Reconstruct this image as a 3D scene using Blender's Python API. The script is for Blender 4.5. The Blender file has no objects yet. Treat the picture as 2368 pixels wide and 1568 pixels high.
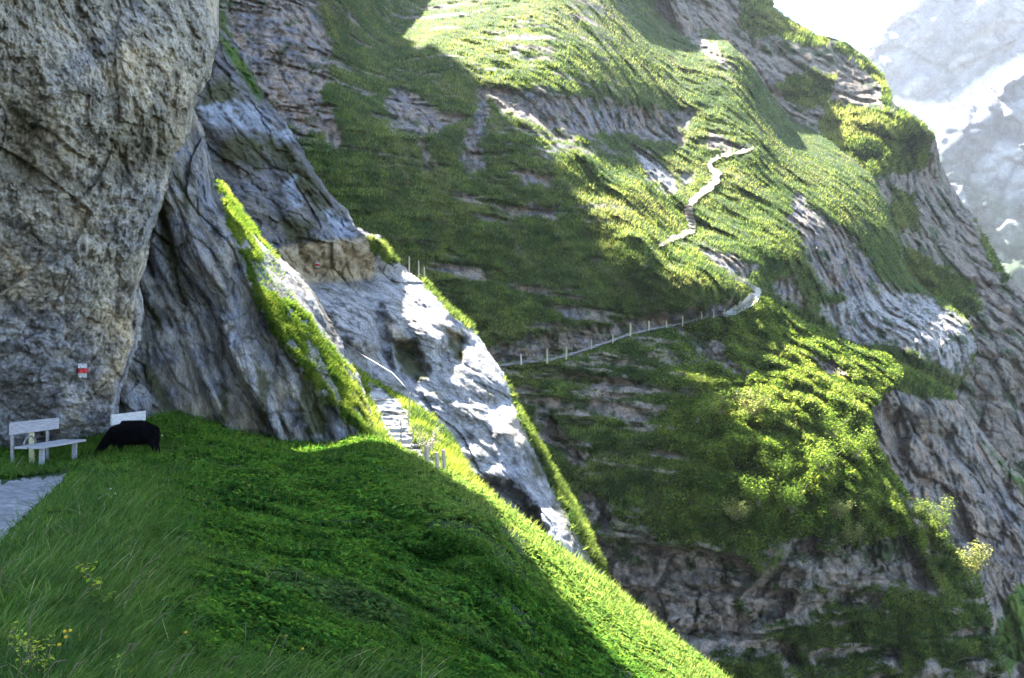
import bpy, math, random
import numpy as np
from mathutils import Vector, Matrix

# ------------------------------------------------------------------ camera, sky, sun, exposure
SC = bpy.context.scene
COL = SC.collection
U0, V0, F = 1184.0, 784.0, 2051.0            # picture centre and focal length in picture units (2368 wide)
PITCH = math.atan(106 / F)
SUN_AZ, SUN_EL = math.radians(30), math.radians(56)     # left of the view, above the horizon
LS = np.array([-math.cos(SUN_EL) * math.sin(SUN_AZ), math.cos(SUN_EL) * math.cos(SUN_AZ), math.sin(SUN_EL)])

cam_d = bpy.data.cameras.new('camera'); cam = bpy.data.objects.new('camera', cam_d); COL.objects.link(cam)
cam.rotation_euler = (math.pi / 2 + PITCH, 0, 0)
cam_d.sensor_width = 36; cam_d.lens = 36 * F / 2368
cam_d.clip_start = 0.1; cam_d.clip_end = 20000
SC.camera = cam

world = bpy.data.worlds.new('World'); SC.world = world; world.use_nodes = True
wn = world.node_tree.nodes; wl = world.node_tree.links
bg = wn['Background']; sky = wn.new('ShaderNodeTexSky'); sky.sky_type = 'NISHITA'; sky.sun_disc = False
sky.sun_elevation = SUN_EL; sky.sun_rotation = -SUN_AZ; sky.air_density = 1.0; sky.dust_density = 2.0
sky.altitude = 1500
wl.new(sky.outputs[0], bg.inputs[0]); bg.inputs[1].default_value = 0.075

sun_d = bpy.data.lights.new('sun', 'SUN'); sun = bpy.data.objects.new('sun', sun_d); COL.objects.link(sun)
sun_d.energy = 5.0; sun_d.angle = math.radians(0.5); sun_d.color = (1.0, 0.95, 0.86)
sun.rotation_euler = Vector(LS).to_track_quat('Z', 'Y').to_euler()
sun.location = (0, 0, 60)
SC.view_settings.view_transform = 'Standard'; SC.view_settings.look = 'None'
SC.view_settings.gamma = 1; SC.view_settings.exposure = 3.2
SC.cycles.max_bounces = 6; SC.cycles.transparent_max_bounces = 8
SC.cycles.volume_bounces = 0
HAZE = 0.00008

# ------------------------------------------------------------------ numeric helpers
rng = np.random.default_rng(7)
cP, sP = math.cos(PITCH), math.sin(PITCH)

def unproj(u, v, d):
    """picture position and distance along the view axis -> world point"""
    x = (np.asarray(u, float) - U0) / F; z = -(np.asarray(v, float) - V0) / F
    return np.stack([x * d, (cP - z * sP) * d, (sP + z * cP) * d], -1)

_perm = np.random.default_rng(3).permutation(256)
_perm = np.concatenate([_perm, _perm, _perm])
_grad = np.random.default_rng(4).normal(size=(256, 3)); _grad /= np.linalg.norm(_grad, axis=1)[:, None]

def perlin(p):
    sh = p.shape[:-1]; p = p.reshape(-1, 3)
    i = np.floor(p).astype(np.int64); f = p - i; i &= 255
    w = f * f * f * (f * (f * 6 - 15) + 10)
    out = 0
    for dx in (0, 1):
        wx = w[:, 0] if dx else 1 - w[:, 0]
        a = _perm[i[:, 0] + dx]
        for dy in (0, 1):
            wy = w[:, 1] if dy else 1 - w[:, 1]
            b = _perm[a + ((i[:, 1] + dy) & 255)]
            for dz in (0, 1):
                wz = w[:, 2] if dz else 1 - w[:, 2]
                g = _grad[_perm[b + ((i[:, 2] + dz) & 255)]]
                out = out + wx * wy * wz * ((f[:, 0] - dx) * g[:, 0] + (f[:, 1] - dy) * g[:, 1] + (f[:, 2] - dz) * g[:, 2])
    return (out * 1.6).reshape(sh)

def fbm(p, octaves=4, gain=0.5, lac=2.03, ridged=False):
    s = 0; a = 1.0; t = 0
    for k in range(octaves):
        n = perlin(p * (lac ** k) + 17.3 * k)
        if ridged: n = 1 - 2 * np.abs(n)
        s = s + a * n; t += a; a *= gain
    return s / t

def worley(p, jitter=.9):
    """cellular noise: (random value of the cell, distance to the second point minus the first)"""
    sh = p.shape[:-1]; p = p.reshape(-1, 3); i = np.floor(p).astype(np.int64); f = p - i
    d1 = np.full(len(p), 9.0); d2 = np.full(len(p), 9.0); val = np.zeros(len(p))
    for dx in (-1, 0, 1):
        for dy in (-1, 0, 1):
            for dz in (-1, 0, 1):
                h = _perm[_perm[_perm[(i[:, 0] + dx) & 255] + ((i[:, 1] + dy) & 255)] + ((i[:, 2] + dz) & 255)]
                o = _grad[h] * .5 * jitter
                d = (dx + .5 + o[:, 0] - f[:, 0]) ** 2 + (dy + .5 + o[:, 1] - f[:, 1]) ** 2 + (dz + .5 + o[:, 2] - f[:, 2]) ** 2
                n1 = d < d1
                d2 = np.where(n1, d1, np.minimum(d2, d)); val = np.where(n1, h / 255.0, val); d1 = np.where(n1, d, d1)
    return val.reshape(sh), (np.sqrt(d2) - np.sqrt(d1)).reshape(sh)

def blocks(p, crack=.35, warp=.35):
    """fractured rock: stepped blocks with cracks between them, about -1..1"""
    q = p + warp * np.stack([perlin(p * .9 + 3), perlin(p * .9 + 31), perlin(p * .9 + 57)], -1)
    v, e = worley(q)
    return (v - .5) * 1.3 + crack * (1 - sstep(e, 0, .22))

def cracks(P, sc, seed=0.0, width=.10):
    q = P / sc + seed; q = q + .3 * np.stack([perlin(q * 1.3 + 3), perlin(q * 1.3 + 31), perlin(q * 1.3 + 57)], -1)
    return (1 - sstep(worley(q)[1], 0, width)) * sstep(fbm(P / (sc * 2.5) + seed, 3), -.25, .15)

def frame_coords(P, ang, along, across, third=None):
    """noise coordinates stretched along a direction in the x-z plane (angle in degrees below the horizontal, to the right)"""
    a = math.radians(ang); c, s = math.cos(a), math.sin(a)
    A = P[..., 0] * c - P[..., 2] * s; B = P[..., 0] * s + P[..., 2] * c
    return np.stack([A / along, B / across, P[..., 1] / (third or along * .8)], -1)

def fall_coords(P, e1, along, across):
    """noise coordinates stretched along a direction in space"""
    e1 = np.array(e1, float); e1 /= np.linalg.norm(e1); e2 = np.cross(e1, (0, 0, 1.0)); e2 /= np.linalg.norm(e2); e3 = np.cross(e1, e2)
    return np.stack([P @ e1 / along, P @ e2 / across, P @ e3 / across], -1)

def tps_fit(pts):
    pts = np.array(pts, float); n = len(pts)
    X = (pts[:, 0] - U0) / 1000; Y = (pts[:, 1] - V0) / 1000; w = 1 / pts[:, 2]
    r2 = (X[:, None] - X) ** 2 + (Y[:, None] - Y) ** 2
    K = 0.5 * r2 * np.log(r2 + 1e-12) + np.eye(n) * 2e-4
    Pm = np.stack([np.ones(n), X, Y], 1)
    M = np.zeros((n + 3, n + 3)); M[:n, :n] = K; M[:n, n:] = Pm; M[n:, :n] = Pm.T
    sol = np.linalg.solve(M, np.concatenate([w, np.zeros(3)]))
    def f(u, v):
        x = (u - U0) / 1000; y = (v - V0) / 1000
        out = sol[n] + sol[n + 1] * x + sol[n + 2] * y
        for k in range(n):
            r = (x - X[k]) ** 2 + (y - Y[k]) ** 2
            out = out + sol[k] * 0.5 * r * np.log(r + 1e-12)
        return 1 / np.maximum(out, 1e-5)
    return f

def sdf(poly, u, v):
    """signed distance to a polygon, positive inside"""
    poly = np.array(poly, float); n = len(poly)
    d = np.full(u.shape, 1e18); inside = np.zeros(u.shape, bool)
    for k in range(n):
        ax, ay = poly[k]; bx, by = poly[(k + 1) % n]
        ex, ey = bx - ax, by - ay; L = ex * ex + ey * ey + 1e-9
        t = np.clip(((u - ax) * ex + (v - ay) * ey) / L, 0, 1)
        d = np.minimum(d, (u - ax - t * ex) ** 2 + (v - ay - t * ey) ** 2)
        if abs(ey) > 1e-9:
            c = ((ay > v) != (by > v)) & (u < ex * (v - ay) / ey + ax)
            inside ^= c
    d = np.sqrt(d)
    return np.where(inside, d, -d)

def sstep(x, a, b):
    t = np.clip((x - a) / (b - a), 0, 1); return t * t * (3 - 2 * t)

def mix(a, b, t):
    return a + (b - a) * np.asarray(t)[..., None]

def C(*c): return np.array(c, float)

def new_mesh(name, V, faces, smooth=True):
    me = bpy.data.meshes.new(name)
    V = np.ascontiguousarray(V, np.float32); faces = np.ascontiguousarray(faces, np.int32)
    k = faces.shape[1]
    me.vertices.add(len(V)); me.vertices.foreach_set('co', V.ravel())
    me.loops.add(faces.size); me.loops.foreach_set('vertex_index', faces.ravel())
    me.polygons.add(len(faces)); me.polygons.foreach_set('loop_start', np.arange(0, faces.size, k, dtype=np.int32))
    me.polygons.foreach_set('loop_total', np.full(len(faces), k, np.int32))
    if smooth: me.polygons.foreach_set('use_smooth', np.ones(len(faces), bool))
    me.update(calc_edges=True)
    return me

def add_color(me, col, name='alb'):
    a = me.attributes.new(name, 'FLOAT_COLOR', 'POINT')
    c = np.ones((len(me.vertices), 4), np.float32); c[:, :3] = col
    a.data.foreach_set('color', c.ravel())

def link(name, me, mat=None, parent=None, **props):
    o = bpy.data.objects.new(name, me); COL.objects.link(o)
    if mat is not None: me.materials.append(mat)
    if parent is not None: o.parent = parent
    for k, v in props.items(): o[k] = v
    return o

# ------------------------------------------------------------------ materials
def terrain_mat(name, size, bump=0.6, contrast=0.55, rough=0.95, vor=0.0, stretch=(1, 1, 1), rot=0.0):
    """colour of the ground stuff comes from the attribute, broken up with noise of the given size in metres"""
    m = bpy.data.materials.new(name); m.use_nodes = True
    N = m.node_tree.nodes; Lk = m.node_tree.links; b = N['Principled BSDF']
    b.inputs['Roughness'].default_value = rough
    b.inputs['Specular IOR Level'].default_value = 0.15
    geo = N.new('ShaderNodeNewGeometry'); mp = N.new('ShaderNodeMapping')
    mp.inputs['Scale'].default_value = [s / size for s in stretch]; mp.inputs['Rotation'].default_value = (0, rot, 0)
    Lk.new(geo.outputs['Position'], mp.inputs['Vector'])
    at = N.new('ShaderNodeAttribute'); at.attribute_name = 'alb'
    n1 = N.new('ShaderNodeTexNoise'); n1.inputs['Scale'].default_value = 1; n1.inputs['Detail'].default_value = 7; n1.inputs['Roughness'].default_value = 0.72
    Lk.new(mp.outputs[0], n1.inputs['Vector'])
    mr = N.new('ShaderNodeMapRange'); mr.inputs[1].default_value = 0.3; mr.inputs[2].default_value = 0.7
    mr.inputs[3].default_value = 1 - contrast; mr.inputs[4].default_value = 1 + contrast
    Lk.new(n1.outputs['Fac'], mr.inputs[0])
    vm = N.new('ShaderNodeVectorMath'); vm.operation = 'SCALE'
    Lk.new(at.outputs['Color'], vm.inputs[0]); Lk.new(mr.outputs[0], vm.inputs['Scale'])
    Lk.new(vm.outputs[0], b.inputs['Base Color'])
    bp = N.new('ShaderNodeBump'); bp.inputs['Strength'].default_value = bump; bp.inputs['Distance'].default_value = size * 0.35
    fin = N.new('ShaderNodeTexNoise'); fin.inputs['Scale'].default_value = 6.5; fin.inputs['Detail'].default_value = 5; fin.inputs['Roughness'].default_value = 0.8
    Lk.new(mp.outputs[0], fin.inputs['Vector'])
    mr2 = N.new('ShaderNodeMapRange'); mr2.inputs[1].default_value = 0.32; mr2.inputs[2].default_value = 0.68
    mr2.inputs[3].default_value = 1 - contrast * .75; mr2.inputs[4].default_value = 1 + contrast * .75
    Lk.new(fin.outputs['Fac'], mr2.inputs[0])
    vm2 = N.new('ShaderNodeVectorMath'); vm2.operation = 'SCALE'
    Lk.new(vm.outputs[0], vm2.inputs[0]); Lk.new(mr2.outputs[0], vm2.inputs['Scale']); Lk.new(vm2.outputs[0], b.inputs['Base Color'])
    bp2 = N.new('ShaderNodeBump'); bp2.inputs['Strength'].default_value = bump; bp2.inputs['Distance'].default_value = size * 0.08
    Lk.new(fin.outputs['Fac'], bp2.inputs['Height']); Lk.new(bp2.outputs[0], bp.inputs['Normal'])
    Lk.new(n1.outputs['Fac'], bp.inputs['Height']); Lk.new(bp.outputs[0], b.inputs['Normal'])
    if vor:
        n2 = N.new('ShaderNodeTexVoronoi'); n2.feature = 'F1'; n2.inputs['Scale'].default_value = 0.35
        Lk.new(mp.outputs[0], n2.inputs['Vector'])
        ad = N.new('ShaderNodeMath'); ad.operation = 'MULTIPLY_ADD'; ad.inputs[1].default_value = vor
        Lk.new(n2.outputs['Distance'], ad.inputs[0]); Lk.new(n1.outputs['Fac'], ad.inputs[2])
        Lk.new(ad.outputs[0], bp.inputs['Height'])
    return m

def leaf_mat(name, trans=0.5):
    m = bpy.data.materials.new(name); m.use_nodes = True
    N = m.node_tree.nodes; Lk = m.node_tree.links; N.remove(N['Principled BSDF'])
    out = N['Material Output']; at = N.new('ShaderNodeAttribute'); at.attribute_name = 'alb'
    d = N.new('ShaderNodeBsdfDiffuse'); t = N.new('ShaderNodeBsdfTranslucent'); mx = N.new('ShaderNodeMixShader')
    g = N.new('ShaderNodeGamma'); hs = N.new('ShaderNodeHueSaturation')
    hs.inputs['Hue'].default_value = 0.465; hs.inputs['Value'].default_value = 2.7; hs.inputs['Saturation'].default_value = 1.05
    Lk.new(at.outputs['Color'], d.inputs[0]); Lk.new(at.outputs['Color'], hs.inputs['Color']); Lk.new(hs.outputs[0], t.inputs[0])
    N.remove(g)
    mx.inputs[0].default_value = trans
    Lk.new(d.outputs[0], mx.inputs[1]); Lk.new(t.outputs[0], mx.inputs[2]); Lk.new(mx.outputs[0], out.inputs[0])
    return m

def plain_mat(name, col, rough=0.8, size=0.05, contrast=0.25, metal=0.0, stretch=(1, 1, 1), bump=0.2):
    m = bpy.data.materials.new(name); m.use_nodes = True
    N = m.node_tree.nodes; Lk = m.node_tree.links; b = N['Principled BSDF']
    b.inputs['Roughness'].default_value = rough; b.inputs['Metallic'].default_value = metal
    tc = N.new('ShaderNodeTexCoord'); mp = N.new('ShaderNodeMapping'); mp.inputs['Scale'].default_value = [s / size for s in stretch]
    n = N.new('ShaderNodeTexNoise'); n.inputs['Scale'].default_value = 1; n.inputs['Detail'].default_value = 5
    Lk.new(tc.outputs['Object'], mp.inputs[0]); Lk.new(mp.outputs[0], n.inputs['Vector'])
    r = N.new('ShaderNodeValToRGB'); r.color_ramp.elements[0].position = 0.3; r.color_ramp.elements[1].position = 0.7
    r.color_ramp.elements[0].color = [c * (1 - contrast) for c in col] + [1]; r.color_ramp.elements[1].color = [min(1, c * (1 + contrast)) for c in col] + [1]
    Lk.new(n.outputs['Fac'], r.inputs[0]); Lk.new(r.outputs[0], b.inputs['Base Color'])
    bp = N.new('ShaderNodeBump'); bp.inputs['Strength'].default_value = bump; bp.inputs['Distance'].default_value = size * 0.3
    Lk.new(n.outputs['Fac'], bp.inputs['Height']); Lk.new(bp.outputs[0], b.inputs['Normal'])
    return m

# palette (real base colours)
GRASS = C(0.050, 0.105, 0.022); GRASS_D = C(0.028, 0.062, 0.016); GRASS_Y = C(0.115, 0.165, 0.030); GRASS_B = C(0.115, 0.105, 0.045)
ROCK = C(0.36, 0.335, 0.29); ROCK_D = C(0.13, 0.125, 0.12); ROCK_B = C(0.26, 0.27, 0.31); ROCK_W = C(0.52, 0.51, 0.50); ROCK_T = C(0.46, 0.37, 0.24); ROCK_P = C(0.33, 0.29, 0.25)
MOSS = C(0.060, 0.062, 0.018); EARTH = C(0.10, 0.065, 0.045); GRAVEL = C(0.45, 0.44, 0.42)

# ------------------------------------------------------------------ ground sheets: surfaces of real depth, each with a body behind it
SHEETS = {}; SHEETS_ALL = []

class Sheet:
    pass

def sheet(name, poly, ctrl, step, relief, paint, mat, edge_noise=4.0, edge_scale=30.0, back=0.25, kind='structure', field=None, drop=0.3):
    poly = np.array(poly, float)
    u0, v0 = poly.min(0) - 2 * step; u1, v1 = poly.max(0) + 2 * step
    us = np.arange(u0, u1, step); vs = np.arange(v0, v1, step)
    Ug, Vg = np.meshgrid(us, vs)
    f = field or tps_fit(ctrl)
    d = f(Ug, Vg)
    P = unproj(Ug, Vg, d)
    S = sdf(poly, Ug, Vg)
    q = np.stack([Ug / edge_scale, Vg / edge_scale, np.zeros_like(Ug) + len(name)], -1)
    S = S + edge_noise * fbm(q, 5, 0.6)
    d2 = d + relief(P, Ug, Vg, d, S)
    # snap the rim of the grid onto the outline
    gy, gx = np.gradient(S, step); gl = np.sqrt(gx * gx + gy * gy) + 1e-6
    near = np.abs(S) < 0.75 * step
    Us = np.where(near, Ug - S * gx / gl / np.maximum(gl, .5), Ug); Vs = np.where(near, Vg - S * gy / gl / np.maximum(gl, .5), Vg)
    P = unproj(Us, Vs, d2)
    keep = (S > 0) | near
    h, w = keep.shape
    kq = keep[:-1, :-1] & keep[1:, :-1] & keep[:-1, 1:] & keep[1:, 1:]
    idx = np.arange(h * w).reshape(h, w)
    a = idx[:-1, :-1][kq]; b = idx[:-1, 1:][kq]; c_ = idx[1:, 1:][kq]; e = idx[1:, :-1][kq]
    faces = np.stack([a, e, c_, b], 1)
    # rim edges (used once) -> skirt going back and down
    ed = np.concatenate([faces[:, [0, 1]], faces[:, [1, 2]], faces[:, [2, 3]], faces[:, [3, 0]]])
    key = np.minimum(ed[:, 0], ed[:, 1]) * (h * w) + np.maximum(ed[:, 0], ed[:, 1])
    _, first, cnt = np.unique(key, return_index=True, return_counts=True)
    rim = ed[first[cnt == 1]]
    used = np.unique(faces)
    remap = -np.ones(h * w, np.int64); remap[used] = np.arange(len(used))
    Pf = P.reshape(-1, 3); V = Pf[used]
    rv = np.unique(rim); base = len(used)
    rows = []; F2 = []
    prev = remap.copy()
    for lv, t in enumerate((0.06, 0.35, 1.0)):
        m2 = -np.ones(h * w, np.int64); m2[rv] = base + np.arange(len(rv)); base += len(rv)
        B = Pf[rv]; D = np.linalg.norm(B, axis=1)[:, None]
        rows.append(B * (1 + back * t) - np.array([0, 0, 1.0]) * D * back * drop * t * t)
        F2.append(np.stack([prev[rim[:, 0]], m2[rim[:, 0]], m2[rim[:, 1]], prev[rim[:, 1]]], 1))
        prev = m2
    Vall = np.concatenate([V] + rows)
    Fall = np.concatenate([remap[faces]] + [x[:, ::-1] for x in F2])
    col = paint(P, Ug, Vg, d2, S)
    cf = col.reshape(-1, 3)
    call = np.concatenate([cf[used]] + [cf[rv]] * 3)
    me = new_mesh(name, Vall, Fall); add_color(me, np.clip(call, 0.004, 0.9))
    o = link(name, me, mat, kind=kind)
    s = Sheet(); s.U, s.V, s.P, s.S, s.col, s.d, s.us, s.vs, s.kq, s.obj = Ug, Vg, P, S, col, d2, us, vs, kq, o
    SHEETS[name] = s; SHEETS_ALL.append(s)
    return s

def depth_at(s, u, v):
    """distance of a finished sheet at a picture position"""
    x = np.clip((np.asarray(u, float) - s.us[0]) / (s.us[1] - s.us[0]), 0, len(s.us) - 1.001); y = np.clip((np.asarray(v, float) - s.vs[0]) / (s.vs[1] - s.vs[0]), 0, len(s.vs) - 1.001)
    i = y.astype(int); j = x.astype(int); fy = y - i; fx = x - j
    D = s.d
    return (D[i, j] * (1 - fx) + D[i, j + 1] * fx) * (1 - fy) + (D[i + 1, j] * (1 - fx) + D[i + 1, j + 1] * fx) * fy

def pt(s, u, v, off=0.0):
    d = float(depth_at(s, u, v)) - off
    return Vector(unproj(u, v, d))

def patch(u, v, polys, soft=10, warp=12, wscale=35, seed=0.0, fray=0.0):
    """0..1 membership of patches with frayed borders"""
    q = np.stack([u / wscale, v / wscale, np.zeros_like(u) + seed], -1)
    wob = warp * fbm(q, 4, 0.6)
    if fray: wob = wob + fray * fbm(q * 3.1 + 5, 4, .7)
    out = np.zeros(u.shape)
    for p in polys:
        p = np.array(p, float)
        lo = p.min(0) - 40; hi = p.max(0) + 40
        m = (u > lo[0]) & (u < hi[0]) & (v > lo[1]) & (v < hi[1])
        if not m.any(): continue
        s = sdf(p, u[m], v[m]) + wob[m]
        out[m] = np.maximum(out[m], sstep(s, -soft, soft))
    return out

# ------------------------------------------------------------------ near ground under the camera: the grassy shoulder with the path
M_rock = terrain_mat('rock_near', 0.55, bump=0.9, contrast=0.6, vor=0.25)
M_rib = terrain_mat('rock_rib', 0.6, bump=0.9, contrast=0.6, vor=0.2, stretch=(1.6, 1, 0.45), rot=math.radians(-22))
M_slab = terrain_mat('rock_slab', 0.9, bump=0.9, contrast=0.55, vor=0.2, stretch=(0.6, 1, 1.5))
M_soil = terrain_mat('soil_near', 0.12, bump=0.5, contrast=0.5)
M_far = terrain_mat('hillside', 1.1, bump=0.9, contrast=0.6, vor=0.15)
M_ridge = terrain_mat('far_ridge', 2.2, bump=0.9, contrast=0.6, vor=0.15)
M_mount = terrain_mat('valley_wall', 30.0, bump=0.8, contrast=0.35)
M_leaf = leaf_mat('grass_blades')
M_leaf2 = leaf_mat('herb_leaves', 0.35)

A_ctrl = [(0,1568,4.6),(-300,1568,4.4),(-300,1900,3.0),(200,1568,4.6),(400,1568,5.0),(600,1568,5.8),(800,1568,6.9),(1000,1568,8.4),(1200,1568,10.2),(1400,1568,12.6),(1500,1568,14),
 (1690,1580,19),(1700,1900,8),(800,1900,3.6),(0,1250,9.0),(0,1350,6.6),(60,1180,11.3),(140,1100,15.4),(0,1112,14.6),(-300,1112,14.0),(110,1080,17.7),(0,1045,19.5),(200,1012,21.5),(-300,1030,19),
 (200,1078,17.6),(260,1064,18.6),(380,1056,19.4),(300,1000,21.6),(370,968,22.4),(500,985,24),(640,1018,25.5),(850,1015,27),(945,1045,27),(760,1030,26),
 (300,1150,12.5),(200,1300,8.0),(400,1200,11.5),(600,1120,16.5),(600,1300,10.2),(800,1120,18),(800,1300,11.6),(1000,1300,13.2),(900,1400,10.3),(600,1440,7.6),
 (1020,1092,21),(1110,1150,18),(1200,1260,16),(1300,1400,15),(1290,1262,20),(1405,1345,20.5),(1500,1425,20.5),(1110,1135,22),(1200,1190,21),(1580,1490,20)]
A_poly = [(-300,1030),(0,1030),(200,1005),(300,985),(365,964),(395,958),(430,962),(500,980),(560,1002),(640,1015),(760,1022),(850,1012),(900,1026),(945,1045),(1000,1078),(1050,1100),(1110,1135),(1200,1190),(1290,1260),(1350,1300),(1405,1345),(1500,1425),(1580,1490),(1690,1580),(1760,1650),(1860,1900),(-300,1900)]
A_tps = tps_fit(A_ctrl)
PATH_NEAR = [(-300,1116),(0,1114),(60,1107),(110,1099),(152,1096),(138,1120),(95,1160),(52,1200),(5,1250),(-120,1330),(-300,1420)]

def A_clump(P):
    e1 = np.array([.79, .17, -.59]); e2 = np.array([-.21, .977, 0]); e3 = np.cross(e1, e2)
    a, b, c = P @ e1, P @ e2, P @ e3
    return .98 * np.abs(perlin(np.stack([a / 2.6, b / .95, c / 1.2], -1) + 5)) + .50 * np.abs(perlin(np.stack([a / .85, b / .42, c / .6], -1) + 9))
def reliefA(P, u, v, d, S):
    q = frame_coords(P, 35, 1.5, 0.55)
    r = 0.35 * fbm(q, 3) - (A_clump(P) - .4) * (.25 + .75 * sstep(S, 60, 190)) + 0.10 * fbm(P / 0.3, 3)
    onpath = sstep(sdf(PATH_NEAR, u, v), -22, 8)
    r = r * (1 - .85 * onpath) * np.clip(d / 12, .25, 1.2)
    return r * sstep(S, -5, 30) + .6 * (1 - sstep(S, 0, 25)) ** 2
def paintA(P, u, v, d, S):
    n = fbm(P / 1.3, 4)
    c = mix(GRASS_D * .5, GRASS * .5, sstep(n, -.3, .4))
    return mix(c, EARTH * .5, sstep(fbm(P / .5 + 9, 4), .25, .5) * .6)
A = sheet('hill', A_poly, None, 3.5, reliefA, paintA, M_soil, edge_noise=5, edge_scale=26, field=A_tps, back=.5, drop=1.2)

# ------------------------------------------------------------------ leaning rock wall behind the bench
B_poly = [(-250,-260),(480,-260),(485,-60),(492,0),(499,60),(502,120),(486,172),(455,230),(441,300),(402,370),(387,440),(352,530),(338,600),(322,680),(332,740),(318,800),(300,850),(280,920),(272,980),(285,1080),(-250,1200)]
B_ctrl = [(-150,-200,12),(480,-200,22.5),(495,0,22),(490,130,21.8),(445,300,21.4),(0,0,15),(250,0,18.4),(250,300,18.0),(0,400,16.2),(150,600,17.8),(330,600,20.6),(0,1020,19.6),(120,950,20),(250,900,20.6),(285,1000,21.8),(-150,700,16.5),(-150,1100,18.5),(332,740,21.5),(150,120,16.6),(420,200,20.6),(60,370,16.6),(300,400,18.8),(370,430,20.0)]
def reliefB(P, u, v, d, S):
    r = 0.20 * fbm(frame_coords(P, 62, 5.0, 2.6), 3, ridged=True) + .22 * fbm(frame_coords(P, 80, 4.0, .7), 3, .6, ridged=True)
    r += .20 * blocks(frame_coords(P, 62, 2.6, 1.5), .2) + .13 * blocks(P / .55 + 7, .25) + .06 * blocks(P / .2 + 3) + 0.24 * fbm(P / 0.5, 5, 0.68, ridged=True) + 0.07 * fbm(P / .12, 3, .7)
    # hollows under the bulge
    r += .35 * patch(u, v, [[(20,250),(75,280),(90,400),(60,450),(20,430)], [(250,350),(330,340),(380,370),(300,420),(240,430)]], 30, 22, 60)
    r -= .22 * patch(u, v, [[(90,120),(230,90),(420,60),(480,140),(400,330),(250,330),(130,250)]], 70, 25, 90)
    r += 1.2 * patch(u, v, [[(262,1010),(285,905),(310,860),(330,880),(320,960),(300,1020)]], 18, 10, 30)
    r += .55 * blocks(frame_coords(P, 70, 7.0, 3.2) + 2, .3, .25)
    r = r + .7 * (1 - sstep(S, 0, 26)) ** 2
    return r
def paintB(P, u, v, d, S):
    n = fbm(frame_coords(P, 58, 2.6, 1.1), 5, .6); n2 = fbm(P / .9 + 5, 5, .6); n3 = fbm(P / 3.5 + 11, 3)
    c = mix(ROCK * C(1.32, 1.27, 1.16), ROCK_T * 1.32, sstep(n3 + .6 * n, -.1, .45))
    c = mix(c, ROCK_B * 1.15, sstep(n3 * -1 + .4 * n2 + (v - 560) / 650, .0, .5) * .9)
    c = mix(c, ROCK_D * .6, sstep(n2, .12, .42) * .6); pit = fbm(P / .22 + 9, 4, .65)
    c = mix(c, ROCK_D * .45, sstep(pit, .10, .40) * .75); c = mix(c, ROCK_W * .95, sstep(-pit, .12, .42) * .45)
    c = mix(c, ROCK_W * .9, sstep(n, .30, .5) * .45)
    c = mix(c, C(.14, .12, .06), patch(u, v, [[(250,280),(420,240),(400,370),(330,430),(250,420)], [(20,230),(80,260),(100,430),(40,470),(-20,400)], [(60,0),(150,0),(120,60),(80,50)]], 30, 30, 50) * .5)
    c = mix(c, ROCK_B * .9, patch(u, v, [[(95,190),(150,140),(260,60),(330,10),(340,30),(260,110),(190,180),(120,225)]], 22, 30, 50, fray=20) * .45)
    c = mix(c, ROCK_D * .4, cracks(frame_coords(P, 62, 1.5, .8), 1.0, 3) * .5); c = mix(c, ROCK_D * .45, cracks(P, .30, 9) * .55)
    st = fbm(frame_coords(P, 84, 6, .35), 4, .6); c = mix(c, ROCK_D * .8, sstep(st, .12, .4) * .45)
    return c
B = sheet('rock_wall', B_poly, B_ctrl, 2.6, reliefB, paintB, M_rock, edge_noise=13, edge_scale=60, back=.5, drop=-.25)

# ------------------------------------------------------------------ slanting rib with a grass-topped crest
C_poly = [(380,150),(445,240),(470,300),(498,418),(520,432),(548,470),(580,515),(604,548),(640,590),(692,632),(735,686),(758,730),(792,790),(800,830),(832,870),(842,905),(862,962),(905,1022),(935,1060),(900,1140),(230,1140),(225,900),(300,500)]
C_ctrl = [(500,425,29.2),(600,545,30),(690,632,30.4),(800,830,30.2),(880,1005,29.6),(540,560,26),(600,700,26),(690,850,26),(750,950,26.2),(830,1035,26.8),(600,1000,25.4),(400,970,23.6),(300,900,23),(350,500,25),(420,260,27),(470,420,26.6),(500,700,25.6),(700,1020,25.9),(400,700,24.6)]
C_STRIP = [(498,405),(530,430),(560,475),(610,550),(640,585),(640,620),(680,680),(730,760),(790,830),(830,900),(850,960),(905,1020),(880,1040),(830,1000),(790,960),(745,915),(700,850),(650,800),(615,735),(590,690),(570,620),(545,570),(525,500)]
def reliefC(P, u, v, d, S):
    q = frame_coords(P, 66, 9.0, 0.75)
    rs = patch(u, v, [C_STRIP], 16, 8, 30)
    r = (0.75 * fbm(q, 2, .55, ridged=True) + .35 * blocks(frame_coords(P, 66, 3.2, .8)) + .12 * blocks(frame_coords(P, 60, .9, .35) + 3) + .20 * fbm(P / .7, 4, .6, ridged=True)) * (1 - .6 * rs)
    return r + .15 * fbm(P / .5, 3) * rs + .5 * (1 - sstep(S, 0, 14)) ** 2
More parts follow.
